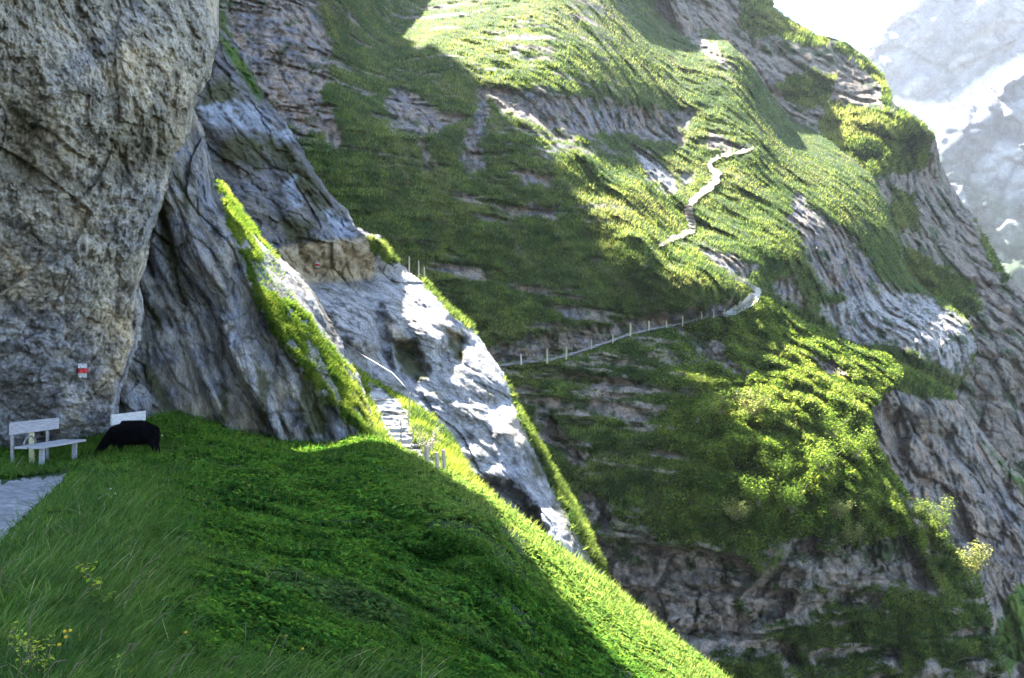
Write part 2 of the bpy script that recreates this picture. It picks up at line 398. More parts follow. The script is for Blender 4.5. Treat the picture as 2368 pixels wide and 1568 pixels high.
def paintC(P, u, v, d, S):
    n = fbm(frame_coords(P, 66, 3.0, 0.5), 5, .65); n2 = fbm(P / .8 + 3, 5, .7)
    c = mix(ROCK * .75, ROCK_B * .85, sstep(n2, -.2, .3)); c = mix(c, ROCK_D * .35, sstep(n, .0, .32) * .85); c = mix(c, ROCK_W * .9, sstep(-n, .2, .45) * .3); c = mix(c, ROCK_D * .3, cracks(frame_coords(P, 66, 2.4, .5), 1.0, 5) * .8); c = mix(c, ROCK_D * .4, cracks(P, .35, 2) * .5)
    c = mix(c, ROCK_T * .8, sstep(fbm(P / 2.5 + 8, 3), .1, .5) * .5)
    m = patch(u, v, [[(365,480),(385,440),(400,560),(440,690),(430,720),(395,640),(370,560)], [(400,360),(425,420),(440,500),(425,480)], [(345,700),(375,740),(360,770)],
        [(325,830),(350,850),(400,930),(380,950),(330,880)], [(590,840),(620,880),(620,1000),(600,990)], [(510,880),(530,900),(530,980),(512,970)], [(700,850),(740,900),(760,1000),(710,1010),(690,930)]], 8, 16, 25)
    c = mix(c, MOSS * .8, m * .85)
    g = patch(u, v, [C_STRIP], 7, 20, 28, fray=16) * (.15 + .85 * sstep(fbm(P / .8 + 13, 4, .65), -.22, -.05))
    g *= 1 - patch(u, v, [[(575,600),(610,600),(635,640),(620,680),(590,660)], [(588,552),(640,590),(700,635),(770,730),(812,850),(780,820),(725,745),(680,700),(640,690),(622,650)], [(700,770),(730,800),(760,860),(790,930),(770,920),(735,870),(705,820)]], 5, 14, 22) * .95
    return mix(c, mix(GRASS, GRASS_Y, sstep(n2, -.3, .3)), g)
Cc = sheet('rock_wall', C_poly, C_ctrl, 2.6, reliefC, paintC, M_rib, edge_noise=6, edge_scale=22, back=.3)
SHEETS['rib'] = Cc
Cc.grass = sstep(fbm(Cc.P / .8 + 13, 4, .65), -.2, 0) * patch(Cc.U, Cc.V, [C_STRIP], 7, 20, 28, fray=16) * (1 - patch(Cc.U, Cc.V, [[(575,600),(610,600),(635,640),(620,680),(590,660)], [(588,552),(640,590),(700,635),(770,730),(812,850),(780,820),(725,745),(680,700),(640,690),(622,650)], [(700,770),(730,800),(760,860),(790,930),(770,920),(735,870),(705,820)]], 5, 14, 22) * .95)

# ------------------------------------------------------------------ banded wall, ledge and pale slabs
D_poly = [(430,120),(470,80),(500,55),(530,84),(565,120),(590,180),(612,225),(650,268),(690,325),(712,370),(735,410),(775,460),(800,480),(822,520),(862,540),(880,545),(895,575),(925,608),(945,628),(985,650),(1030,700),(1090,752),(1130,810),(1165,865),(1185,910),(1200,945),(1235,1000),(1270,1065),(1300,1115),(1345,1190),(1385,1280),(1405,1345),(1430,1420),(1200,1420),(850,1100),(600,800),(430,500)]
D_ctrl = [(500,60,45.5),(480,250,41.5),(620,230,46),(550,400,41),(700,350,46),(650,480,41.5),(780,470,47),(800,525,46.5),(560,620,38),(640,560,40),(760,560,42.5),(850,552,45),(700,600,42.5),(780,632,45),(720,655,43),(860,640,49),(740,690,41),(880,725,43.5),
 (900,640,50),(935,620,53),(1000,700,50),(1100,790,50),(1170,868,49),(1000,900,42),(1050,1000,41),(1000,960,40.3),(1150,1000,43.5),(1200,1100,42.5),(1250,1045,47),(1300,1115,48),(1130,1150,38),(1250,1220,39.5),(1380,1285,44),(900,850,41),(800,780,39.5),(1400,1400,41),(850,1000,37)]
D_RIM = [(958,632),(1000,652),(1045,700),(1095,752),(1100,768),(1060,740),(1010,690)]
D_RIM2 = [(1168,868),(1195,915),(1235,990),(1270,1060),(1300,1110),(1350,1190),(1390,1280),(1400,1340),(1375,1300),(1330,1230),(1290,1150),(1255,1080),(1215,1000),(1185,930)]
D_RIM3 = [(852,548),(885,560),(925,605),(900,610),(860,580)]
D_UP = [(430,120),(500,40),(540,84),(620,225),(712,360),(800,480),(870,545),(870,600),(860,650),(700,660),(600,800),(430,500)]
def reliefD(P, u, v, d, S):
    up = patch(u, v, [D_UP], 14, 6, 40)
    r = up * (1.0 * fbm(frame_coords(P, 55, 9, 1.8), 2, ridged=True) + .6 * blocks(frame_coords(P, 50, 4.0, 1.5)) + .3 * blocks(P / .8) + .35 * fbm(P / 1.2, 4, .6, ridged=True))
    r += (1 - up) * (.6 * fbm(frame_coords(P, 8, 5, 1.8), 2, .55, ridged=True) + .42 * blocks(frame_coords(P, 40, 7.5, 3.6), .9, .2) + .15 * blocks(frame_coords(P, 15, 2.0, 1.1) + 5, .8, .2) + .06 * blocks(P / .55, .6, .2) + .17 * fbm(P / 1.0, 4, .6, ridged=True))
    # rounded blocks hanging under the ledge and on the slab
    r += 1.6 * patch(u, v, [[(905,790),(960,790),(990,860),(960,880),(920,840)], [(880,700),(900,760),(905,850),(880,830),(860,740)], [(1035,770),(1075,785),(1065,830),(1020,820)]], 12, 10, 25)
    r -= 1.3 * patch(u, v, [[(745,725),(800,700),(860,740),(870,800),(820,800),(770,760)], [(960,740),(1040,720),(1045,770),(1000,810),(960,790)], [(1150,960),(1200,950),(1245,1010),(1200,1060),(1150,1010)]], 22, 10, 30)
    r += 2.2 * patch(u, v, [[(1100,1105),(1180,1120),(1240,1180),(1260,1230),(1180,1200),(1110,1140)]], 14, 14, 30)
    return r + .8 * (1 - sstep(S, 0, 16)) ** 2
def paintD(P, u, v, d, S):
    n = fbm(frame_coords(P, 55, 3, 1.0), 5, .65); n2 = fbm(P / 1.4 + 3, 5, .7); n3 = fbm(frame_coords(P, 5, 3, .7) + 7, 5, .6)
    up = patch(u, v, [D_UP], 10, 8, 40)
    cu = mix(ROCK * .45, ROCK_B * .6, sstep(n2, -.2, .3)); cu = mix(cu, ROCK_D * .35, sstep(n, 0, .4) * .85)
    moss = patch(u, v, [[(455,220),(520,170),(560,230),(520,260),(460,250)], [(490,350),(560,300),(620,330),(600,400),(560,380),(500,370)], [(590,330),(640,300),(720,400),(760,480),(740,500),(690,430),(640,380)],
        [(680,380),(720,410),(780,500),(760,520),(700,440)], [(640,500),(720,520),(730,560),(660,560)]], 12, 22, 35)
    cu = mix(cu, MOSS, moss * .8)
    cu = mix(cu, C(.34, .38, .45), patch(u, v, [[(460,250),(560,230),(620,260),(640,300),(560,300),(480,290)], [(620,300),(700,300),(700,325),(640,325)], [(740,480),(790,500),(820,545),(780,545)], [(650,420),(680,410),(700,480),(680,480)]], 8, 18, 30) * .7)
    cu = mix(cu, ROCK_T * .95, patch(u, v, [[(640,575),(740,560),(850,548),(870,600),(862,645),(720,662),(660,620)]], 8, 8, 25) * .9)
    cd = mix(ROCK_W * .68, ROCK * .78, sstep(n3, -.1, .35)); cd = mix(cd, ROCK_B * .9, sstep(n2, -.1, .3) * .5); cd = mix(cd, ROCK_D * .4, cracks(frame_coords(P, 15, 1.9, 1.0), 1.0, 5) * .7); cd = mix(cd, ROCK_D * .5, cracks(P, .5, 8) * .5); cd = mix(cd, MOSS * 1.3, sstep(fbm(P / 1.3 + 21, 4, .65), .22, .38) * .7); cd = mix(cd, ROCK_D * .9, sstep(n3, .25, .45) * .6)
    cd = mix(cd, ROCK_B * 1.2, sstep(fbm(P / 5 + 2, 3), 0, .35) * .6)
    m2 = patch(u, v, [[(905,790),(950,790),(990,870),(970,885),(925,860)], [(1030,775),(1070,770),(1075,830),(1050,835)], [(1205,1020),(1240,1060),(1260,1110),(1240,1100)], [(1215,1150),(1260,1230),(1240,1230),(1200,1180)]], 8, 14, 22)
    cd = mix(cd, MOSS, m2 * .9)
    cd = mix(cd, ROCK_T * .9, patch(u, v, [[(1165,960),(1205,960),(1225,1020),(1200,1040),(1170,1000)], [(890,740),(930,760),(950,800),(905,780)], [(1030,760),(1070,760),(1060,800)]], 8, 8, 20) * .6)
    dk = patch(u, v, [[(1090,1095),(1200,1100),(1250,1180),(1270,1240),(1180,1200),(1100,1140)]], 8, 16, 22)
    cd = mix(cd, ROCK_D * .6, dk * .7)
    cd = mix(cd, MOSS * 1.2, patch(u, v, [[(1260,1080),(1300,1130),(1350,1210),(1400,1340),(1370,1340),(1310,1230),(1280,1160)]], 6, 24, 14) * .7)
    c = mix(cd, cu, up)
    g = patch(u, v, [D_RIM, D_RIM2, D_RIM3, [(505,75),(525,90),(570,150),(610,225),(600,235),(560,180),(520,120)]], 5, 12, 18, fray=12)
    return mix(c, mix(GRASS, GRASS_Y, sstep(n2, -.2, .3)), g)
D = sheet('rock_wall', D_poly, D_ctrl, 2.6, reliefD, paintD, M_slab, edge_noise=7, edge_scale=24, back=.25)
D.grass = patch(D.U, D.V, [D_RIM, D_RIM2, D_RIM3], 5, 12, 18, fray=12)

# ------------------------------------------------------------------ small grass mound with the rock steps
F_poly = [(812,842),(835,856),(852,870),(900,897),(950,928),(1000,965),(1035,1000),(1058,1030),(1078,1075),(1105,1112),(1140,1148),(1185,1215),(1000,1220),(860,1070),(812,950)]
F_ctrl = [(850,870,35),(950,928,34),(1035,1000,33),(1110,1120,28.5),(870,960,31),(930,1040,27.8),(1000,1080,26.5),(980,1000,30),(1140,1150,25.5),(1000,1180,22),(1050,1100,26)]
F_STEPS = [(850,885),(880,895),(925,930),(945,965),(950,1000),(975,1040),(1000,1060),(1010,1085),(950,1050),(905,1025),(880,975),(862,930)]
def reliefF(P, u, v, d, S):
    st = patch(u, v, [F_STEPS], 8, 6, 20)
    steps = ((v / 13.0) % 1.0)
    return st * .45 * steps + (1 - st) * (.35 * fbm(P / .9, 4)) + .12 * fbm(P / .3, 3) + .5 * (1 - sstep(S, 0, 12)) ** 2
def paintF(P, u, v, d, S):
    n = fbm(P / .8, 4); c = mix(GRASS, GRASS_Y, sstep(n, -.3, .3))
    c = mix(c, mix(ROCK_W * .62, ROCK_D * .7, sstep(fbm(frame_coords(P, -5, 1.4, .16), 4), -.05, .25)), patch(u, v, [F_STEPS], 5, 14, 18))
    return mix(c, ROCK_D, patch(u, v, [[(1040,1040),(1065,1060),(1100,1120),(1080,1120)], [(960,1020),(1010,1030),(1015,1050),(970,1050)]], 5, 8, 14) * .8)
Fs = sheet('hill', F_poly, F_ctrl, 2.4, reliefF, paintF, M_soil, edge_noise=5, edge_scale=16, back=.15, drop=.8)
Fs.grass = 1 - patch(Fs.U, Fs.V, [F_STEPS], 5, 14, 18)

# ------------------------------------------------------------------ the gorge side and the lit upper slope
G_poly = [(430,-300),(1350,-300),(1500,-120),(1575,0),(1610,35),(1655,75),(1700,112),(1735,145),(1765,190),(1800,240),(1832,282),(1870,292),(1925,332),(1970,365),(2012,402),(2040,455),(2062,500),(2085,560),(2100,630),(2150,678),(2200,705),(2240,742),(2262,800),(2245,855),(2205,905),(2180,960),(2150,1150),(1500,1150),(1100,1050),(430,700)]
G_ctrl = [(450, -250, 108), (500, 50, 101), (600, 300, 92), (700, 100, 105), (800, 0, 122), (800, 200, 104), (900, 60, 142), (1000, 0, 162), (1000, 100, 128), (1100, -250, 230), (1400, -250, 205), (1150, 190, 113), (1300, 215, 113), (1300, 0, 148), (1450, 235, 129.5), (1450, 320, 124.7), (1600, 0, 245.2), (1300, 320, 105.5), (1100, 350, 100), (900, 400, 92), (900, 600, 84), (1200, 600, 88), (1100, 780, 80), (1200, 830, 79), (1330, 420, 99.5), (1200, 450, 94.5), (1360, 490, 95.5), (1400, 565, 92), (1480, 560, 88.3), (1340, 370, 102), (1350, 800, 82), (1460, 440, 101.7), (1540, 490, 106.1), (1590, 540, 103.3), (1600, 640, 86), (1500, 700, 88), (1680, 720, 90), (1740, 670, 94), (1600, 480, 111.3), (1650, 390, 126.4), (1750, 340, 133.9), (1830, 284, 180.6), (1700, 250, 146.4), (1700, 115, 173.1), (1600, 200, 152.4), (1925, 335, 171.8), (2010, 405, 157.7), (1850, 450, 127.6), (1720, 480, 115.5), (1700, 560, 104.2), (1800, 580, 105.2), (1920, 500, 125.5), (1760, 650, 101), (1830, 650, 104.4), (1900, 700, 108.3), (2000, 600, 127.9), (2080, 560, 140.1), (2000, 760, 115.4), (2150, 680, 136.2), (2240, 745, 127.9), (2200, 900, 122), (2100, 790, 113), (1900, 800, 109), (1750, 800, 106.2), (1500, 1050, 80), (1000, 1000, 76), (1560, 340, 131.7), (1500, 400, 113.2)]
G_ROCK = [[(500,-60),(700,-60),(740,20),(770,120),(740,230),(700,320),(620,240),(540,100)], [(890,230),(930,190),(1000,250),(1080,270),(1010,300),(950,310),(900,290)],
 [(1100,200),(1130,200),(1125,300),(1105,330),(1120,390),(1075,400),(1070,320),(1100,260)], [(1130,205),(1250,212),(1440,240),(1560,275),(1580,330),(1490,320),(1400,303),(1310,310),(1250,290),(1200,270),(1150,260)],
 [(1460,330),(1500,350),(1580,440),(1540,442),(1490,395)], [(1270,282),(1300,310),(1400,352),(1360,352),(1290,322)], [(1200,398),(1280,408),(1270,432),(1210,427)], [(1150,482),(1290,478),(1280,500),(1180,504)],
 [(970,330),(990,330),(1000,390),(985,392)], [(1140,800),(1180,790),(1250,770),(1400,755),(1600,715),(1700,695),(1690,735),(1400,792),(1180,842),(1120,835)], [(1625,580),(1690,588),(1745,620),(1730,652),(1660,620)],
 [(1840,440),(1900,500),(1980,555),(2030,640),(2010,700),(1920,680),(1880,620),(1850,560),(1820,500)], [(1890,705),(2000,680),(2060,660),(2150,688),(2230,740),(2262,800),(2225,862),(2150,832),(2060,792),(1980,802),(1930,752)],
 [(1790,650),(1840,640),(1855,705),(1800,692)], [(1640,312),(1740,338),(1730,352),(1650,350),(1600,330)], [(1500,250),(1600,260),(1590,300),(1520,290)], [(1180,110),(1230,130),(1225,140),(1190,128)], [(1560,395),(1600,405),(1590,440),(1570,425)],
 [(700,230),(760,240),(800,330),(770,340),(720,290)], [(1500,0),(1560,10),(1640,90),(1700,160),(1660,150),(1560,60)]]
G_FALL = (.55, -.5, -.67)
def reliefG(P, u, v, d, S):
    lit = sstep(u + (250 - v) * .9, 1000, 1250)
    r = 1.3 * fbm(fall_coords(P, G_FALL, 14, 4.0), 5, .55) * (.55 + .6 * lit)
    r += 2.0 * fbm(P / 22, 3) + .5 * fbm(P / 1.6, 3) + (.3 - .8 * np.abs(perlin(fall_coords(P, G_FALL, 5.0, 1.6)))) * (.6 + .7 * lit) - .45 * np.abs(perlin(P / .8 + 2))
    r += 1.2 * patch(u, v, G_ROCK, 14, 12, 40) * (1 + .6 * blocks(frame_coords(P, 80, 6, 2.6)) + .9 * fbm(frame_coords(P, 75, 3, 1.2), 4, .6, ridged=True))
    r += lit * 2.6 * sstep(fbm(P / 20 + 14, 3), -.25, .3) * fbm(fall_coords(P, G_FALL, 26, 5.0) + 2, 3, .6, ridged=True) + lit * .9 * fbm(fall_coords(P, G_FALL, 9, 1.8) + 2, 3, .6)
    r += (1 - lit) * 1.1 * ledges(P, 1.5, 3) + (1 - lit) * .8 * fbm(frame_coords(P, -5, 6, 1.2), 4, ridged=True)
    return r + 2 * (1 - sstep(S, 0, 16)) ** 2
def ledges(P, sc, seed):
    """broken horizontal outcrops: 0..1"""
    b = fbm(frame_coords(P, 4, sc * 7, sc, sc * 9) + seed, 4, .6); m = fbm(P / (sc * 9) + seed, 3)
    return sstep(b + .55 * m, .16, .30)
def rockG(u, v, P=None):
    r = patch(u, v, G_ROCK, 7, 26, 40, fray=17)
    return r if P is None else np.maximum(r, ledges(P, 1.5, 3) * .9 * (1 - sstep(u, 1350, 1500) * (1 - sstep(v, 640, 720))))
def paintG(P, u, v, d, S):
    n = fbm(P / 5, 4); n2 = fbm(P / 1.5 + 3, 5, .65); n3 = fbm(fall_coords(P, G_FALL, 9, 1.6), 5, .6); n4 = fbm(P / 14 + 4, 3)
    c = mix(GRASS * .6, GRASS_Y * .55, sstep(n + .5 * n2, -.1, .5)); c = mix(c, GRASS_D * .6, sstep(n2, .05, .4) * .6)
    c = mix(c, GRASS_B, sstep(n3 + .5 * n4, .05, .5) * .75)
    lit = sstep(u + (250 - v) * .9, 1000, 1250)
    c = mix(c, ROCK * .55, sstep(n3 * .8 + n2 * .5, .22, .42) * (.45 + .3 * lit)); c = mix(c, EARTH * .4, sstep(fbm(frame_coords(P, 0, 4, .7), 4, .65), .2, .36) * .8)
    rk = mix(ROCK_P * C(.82, .75, .68), ROCK_B * .68, sstep(n2 + .4 * n, -.1, .35)); rk = mix(rk, ROCK_D * .5, sstep(fbm(frame_coords(P, 80, 5, .8), 4), .08, .35) * .7)
    rk = mix(rk, ROCK_W * .9, patch(u, v, [G_ROCK[12], G_ROCK[4]], 10, 20, 30, fray=14) * .5)
    rk = mix(rk, ROCK_D * .35, cracks(frame_coords(P, 78, 3.0, 1.3), 1.0, 6) * .8); rk = mix(rk, GRASS_D, sstep(fbm(P / 2.6 + 31, 4, .65), .12, .26) * .8)
    return mix(c, rk, rockG(u, v, P))
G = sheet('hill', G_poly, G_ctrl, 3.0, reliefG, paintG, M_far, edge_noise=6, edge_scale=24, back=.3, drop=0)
G.grass = (1 - rockG(G.U, G.V, G.P)) ** 1.6

# ------------------------------------------------------------------ the steep knob under the path
K_poly = [(1080,838),(1170,842),(1240,834),(1300,826),(1350,812),(1420,790),(1460,775),(1560,752),(1620,738),(1680,731),(1720,708),(1750,681),(1775,690),(1800,706),(1860,747),(1950,792),(2050,822),(2085,850),(2080,890),(2040,915),(2015,955),(2022,1000),(2035,1045),(2090,1130),(2120,1170),(2182,1222),(2215,1270),(2252,1312),(2275,1370),(2300,1450),(2330,1560),(2400,1900),(1080,1900)]
K_ctrl = [(1080,838,77),(1170,845,79),(1350,812,82),(1500,765,85),(1680,731,90),(1750,681,93.5),(1860,747,100),(2050,825,103),(2085,870,99),(1300,900,78),(1300,1100,72),(1400,1250,69),(1500,1450,66),(1500,1568,63),(1600,900,79),(1600,1100,71),(1700,1250,66),(1750,1450,65),(1750,1600,62.5),(1850,850,86),(1900,1000,77),(2000,900,88),(2000,1150,72),(2000,1300,70),(2030,1050,78),(2200,1300,75),(2200,1500,70),(2320,1560,72),(2000,1568,68),(1700,1900,55),(1200,1900,55)]
K_ROCK = [[(1560,760),(1650,780),(1700,830),(1725,872),(1640,832),(1600,790)], [(1290,862),(1400,874),(1480,888),(1400,894),(1300,876)], [(1250,920),(1290,990),(1330,1040),(1372,1050),(1330,1082),(1280,1030),(1240,970)],
 [(1340,1130),(1400,1160),(1422,1200),(1400,1222),(1350,1190)], [(1360,1240),(1440,1260),(1560,1270),(1720,1290),(1752,1330),(1700,1400),(1765,1440),(1705,1480),(1620,1470),(1560,1500),(1500,1440),(1420,1380),(1380,1320)], [(1700,1385),(1800,1312),(1850,1330),(1830,1400),(1760,1450)],
 [(1822,1230),(1900,1240),(1890,1290),(1830,1280)], [(1930,1262),(2000,1250),(2090,1230),(2130,1290),(2160,1372),(2080,1352),(2000,1302)], [(1940,1372),(2040,1380),(2030,1402),(1940,1400)], [(1680,1040),(1722,1080),(1700,1092)],
 [(1800,1490),(1832,1490),(1852,1540),(1820,1540)], [(2040,1500),(2080,1500),(2085,1550),(2040,1530)], [(1870,830),(1930,835),(1975,868),(1900,862)], [(2070,1130),(2120,1180),(2160,1250),(2150,1260),(2100,1190)], [(2010,940),(2060,950),(2040,1040),(2020,1000)]]
def reliefK(P, u, v, d, S):
    rt = sstep(u, 1500, 1750) * (1 - sstep(v, 1180, 1300))
    r = 2.4 * fbm(P / 20, 3) + .5 * fbm(P / 1.5, 3) - .5 * np.abs(perlin(P / 1.0 + 2)) - .7 * np.abs(perlin(frame_coords(P, 5, 3.0, 1.4))) + (.9 + .8 * rt) * fbm(frame_coords(P, 8, 4.5, 2.0), 5, .55)
    r += 1.5 * patch(u, v, K_ROCK, 14, 12, 40) * (1 + .9 * blocks(P / 2.6, .5) + .4 * blocks(P / .9) + .4 * fbm(P / 1.5, 4, ridged=True))
    r += rt * (2.0 - 4.2 * np.abs(perlin(P / 3.4 + 7)) - 1.9 * np.abs(perlin(P / 1.4 + 3))) + .5 * fbm(P / 2.2 + 1, 3) + (1 - rt) * 1.0 * ledges(P, 1.3, 8)
    return r + 1.6 * (1 - sstep(S, 0, 14)) ** 2
def rockK(u, v, P=None):
    r = patch(u, v, K_ROCK, 7, 28, 42, fray=18)
    if P is None: return r
    low = sstep(v, 1200, 1330); rt = sstep(u, 1500, 1750) * (1 - sstep(v, 1180, 1300))
    return np.maximum(r, np.maximum(np.maximum(ledges(P, 1.3, 8), ledges(P, .8, 28) * .8) * (1 - .85 * rt), low * sstep(fbm(P / 6 + 2, 5, .62), .08, .22)))
def paintK(P, u, v, d, S):
    n = fbm(P / 4, 4); n2 = fbm(P / 1.3 + 3, 5, .65); n3 = fbm(frame_coords(P, -4, 7, 1.2), 5, .6)
    rt = sstep(u, 1500, 1750) * (1 - sstep(v, 1180, 1300))
    c = mix(GRASS * .6, GRASS_Y * .55, sstep(n + .5 * n2, -.1, .5)); c = mix(c, GRASS_D * .6, sstep(n2, .0, .35) * .6)
    c = mix(c, GRASS_B * .8, sstep(n3, .0, .5) * .7 * (1 - .7 * rt))
    c = mix(c, EARTH * .5, sstep(n3, .3, .5) * .7)
    rk = mix(ROCK_P * C(.88, .80, .74), ROCK * .62, sstep(n2 + .4 * n, -.1, .35)); rk = mix(rk, ROCK_D * .45, sstep(fbm(P / 1.2 + 5, 4), .12, .4) * .7)
    rk = mix(rk, ROCK_D * .35, cracks(P, 2.2, 6) * .8); rk = mix(rk, ROCK_D * .4, cracks(P, .8, 2) * .5); rk = mix(rk, GRASS_D * .9, sstep(fbm(P / 3 + 31, 4, .65), .10, .24) * .85)
    return mix(c, rk, rockK(u, v, P))
K = sheet('hill', K_poly, K_ctrl, 3.0, reliefK, paintK, M_far, edge_noise=8, edge_scale=26, back=.15, drop=0)
K.grass = (1 - rockK(K.U, K.V, K.P)) ** 1.6

# ------------------------------------------------------------------ brown cliff beyond the knob
H_poly = [(1800,720),(1862,743),(1950,786),(2050,818),(2130,858),(2200,903),(2232,950),(2272,1000),(2330,1075),(2400,1130),(2700,1500),(2700,1900),(1900,1900),(1800,1000)]
H_ctrl = [(1800,720,102),(1950,790,106),(2050,820,110),(2200,905,114),(2330,1075,114),(2100,1000,105),(2200,1200,101),(2350,1300,103),(2350,1560,98),(2100,1400,97),(2000,1100,98),(2150,940,107),(2600,1500,110),(2000,1800,88)]
H_TOP = [(1840,725),(1950,786),(2050,815),(2130,852),(2215,900),(2230,930),(2190,920),(2120,915),(2080,900),(2000,900),(1900,850)]
def reliefH(P, u, v, d, S):
    r = 2.0 * fbm(P / 8, 3, .55, ridged=True) + 1.8 * blocks(frame_coords(P, 70, 9, 4)) + .8 * blocks(P / 2.0) + .7 * fbm(frame_coords(P, 75, 4, 1.6), 5, .6, ridged=True)
    r += 3.0 * patch(u, v, [[(2045,960),(2080,950),(2110,1000),(2090,1070),(2060,1040)], [(2150,1000),(2210,1000),(2190,1030)], [(2180,1130),(2230,1150),(2250,1260),(2210,1250)]], 14, 14, 30)
    return r + 2 * (1 - sstep(S, 0, 14)) ** 2
def paintH(P, u, v, d, S):
    n = fbm(frame_coords(P, 75, 9, 2), 5, .6); n2 = fbm(P / 3 + 3, 5, .65)
    c = mix(ROCK * .66, ROCK_P * C(.86, .76, .66), sstep(n, -.3, .3)); c = mix(c, ROCK_D * .5, sstep(n2, .08, .42) * .7); c = mix(c, ROCK_B * .55, sstep(fbm(P / 9 + 6, 3), .1, .4) * .5)
    c = mix(c, C(.30, .17, .10), sstep(fbm(P / 4 + 16, 4), .25, .5) * .55)
    c = mix(c, ROCK_D * .3, cracks(P, 3.4, 6) * .8); c = mix(c, ROCK_D * .4, cracks(frame_coords(P, 75, 2.4, 1.1), 1.0, 2) * .6)
    g = np.maximum(patch(u, v, [H_TOP], 7, 12, 26), patch(u, v, [[(2330,1380),(2368,1340),(2400,1500),(2330,1560),(2300,1480)], [(2270,1020),(2330,1080),(2400,1150),(2400,1170),(2320,1090)]], 8, 22, 26))
    c = mix(c, mix(GRASS, GRASS_Y, sstep(n2, -.2, .3)), g)
    return c
H = sheet('hill', H_poly, H_ctrl, 3.0, reliefH, paintH, M_far, edge_noise=6, edge_scale=24, back=.25, drop=0)
H.grass = patch(H.U, H.V, [H_TOP], 7, 12, 26)

# ------------------------------------------------------------------ the far ridge across
R_poly = [(1480,-200),(1700,-200),(1762,-60),(1790,20),(1815,38),(1850,58),(1888,82),(1930,88),(1960,100),(1992,122),(2030,160),(2052,190),(2062,232),(2078,250),(2110,262),(2135,285),(2162,312),(2172,370),(2200,430),(2235,480),(2255,505),(2290,570),(2320,625),(2400,700),(2600,900),(2700,1400),(1950,1400),(1800,800),(1650,300)]
R_ctrl = [(1500,-150,200),(1700,50,210),(1850,62,228),(2040,175,222),(1900,200,207),(1930,92,226),(1850,300,190),(2000,300,192),(2160,314,201),(2050,250,198),(2100,360,196.5),(2050,380,185),(2000,450,175),(2172,400,215),(2100,550,178),(2250,600,195),(2320,700,185),(2200,750,168),(2300,850,165),(2368,1000,160),(2100,900,155),(2500,1100,155),(2000,1300,140),(1700,-150,260)]
R_GRASS = [[(1680,-100),(1770,-60),(1800,20),(1860,55),(1920,85),(1900,110),(1840,95),(1790,80),(1740,90),(1720,60)], [(1930,88),(1990,120),(2040,165),(2060,225),(2050,235),(2030,190),(1980,140),(1935,110)],
 [(1900,240),(1990,250),(2090,258),(2160,312),(2140,380),(2080,400),(2000,400),(1900,330)], [(2060,580),(2130,590),(2240,650),(2270,720),(2230,740),(2150,690),(2080,660)], [(1860,160),(1930,180),(1910,240),(1850,250),(1790,200)], [(2060,440),(2110,450),(2120,520),(2060,540)], [(2250,500),(2290,560),(2330,640),(2320,650),(2280,590)]]
def reliefR(P, u, v, d, S):
    r = 2.6 * fbm(frame_coords(P, 68, 22, 10), 3, .55, ridged=True) + 2.6 * blocks(P / 10, .6, .2) + 1.2 * blocks(P / 4, .5, .2) + .6 * fbm(frame_coords(P, 3, 20, 3, 20), 3) + 1.4 * fbm(P / 5, 4, .6, ridged=True) + 3 * fbm(P / 40, 2)
    return r + 4 * (1 - sstep(S, 0, 16)) ** 2
def grassR(u, v): return patch(u, v, R_GRASS, 6, 24, 34, fray=14)
def paintR(P, u, v, d, S):
    n = fbm(frame_coords(P, 70, 22, 4), 5, .6); n2 = fbm(P / 5 + 3, 5, .65)
    c = mix(ROCK * C(.66, .62, .58), ROCK_P * C(.76, .68, .60), sstep(n, -.2, .3)); c = mix(c, ROCK_D * .6, sstep(n2, .05, .4) * .7); c = mix(c, GRASS * .7, sstep(n2 * .8 - n * .5 + .5 * fbm(P / 22 + 9, 3), .10, .28) * .85); c = mix(c, ROCK_D * .4, cracks(P, 6, 6) * .8); c = mix(c, ROCK_D * .5, cracks(P, 2.2, 2) * .5)
    return mix(c, mix(GRASS, GRASS_Y, sstep(n2, -.3, .3)) * .6, grassR(u, v))
R = sheet('mountain', R_poly, R_ctrl, 3.2, reliefR, paintR, M_ridge, edge_noise=6, edge_scale=26, back=.25)
R.grass = grassR(R.U, R.V)

# ------------------------------------------------------------------ pale mountain walls across the valley
M_poly = [(1700,-400),(2800,-400),(2800,600),(2150,420),(2060,230),(2052,205),(2035,140),(2005,112),(1965,92),(2040,70),(2090,30),(2110,-20),(2080,-200)]
M_poly = [(1996,128),(2020,100),(2040,60),(2060,30),(2085,0),(2105,-70),(2900,-70),(2900,700),(2150,500),(2000,300)]
M_ctrl = [(2000,120,1430),(2060,30,1470),(2200,-80,1510),(2400,0,1440),(2200,200,1400),(2400,300,1350),(2800,-70,1420),(2800,500,1280),(2100,400,1360)]
N_poly = [(2120,330),(2160,300),(2185,268),(2215,235),(2260,205),(2310,188),(2368,160),(2500,90),(2800,0),(2900,1300),(2200,1200),(2060,700)]
N_ctrl = [(2160,300,1070),(2215,235,1080),(2368,160,1085),(2800,0,1130),(2200,400,1045),(2368,400,1020),(2368,600,960),(2300,500,1000),(2200,700,950),(2700,900,900),(2500,500,990)]
def reliefM(P, u, v, d, S):
    return 26 * blocks(frame_coords(P, -50, 210, 90), .5, .3) + 9 * blocks(P / 36, .6, .3) + 36 * fbm(frame_coords(P, -48, 420, 90), 4, .5, ridged=True) + 18 * fbm(P / 110, 4, .55, ridged=True) + 30 * (1 - sstep(S, 0, 20)) ** 2
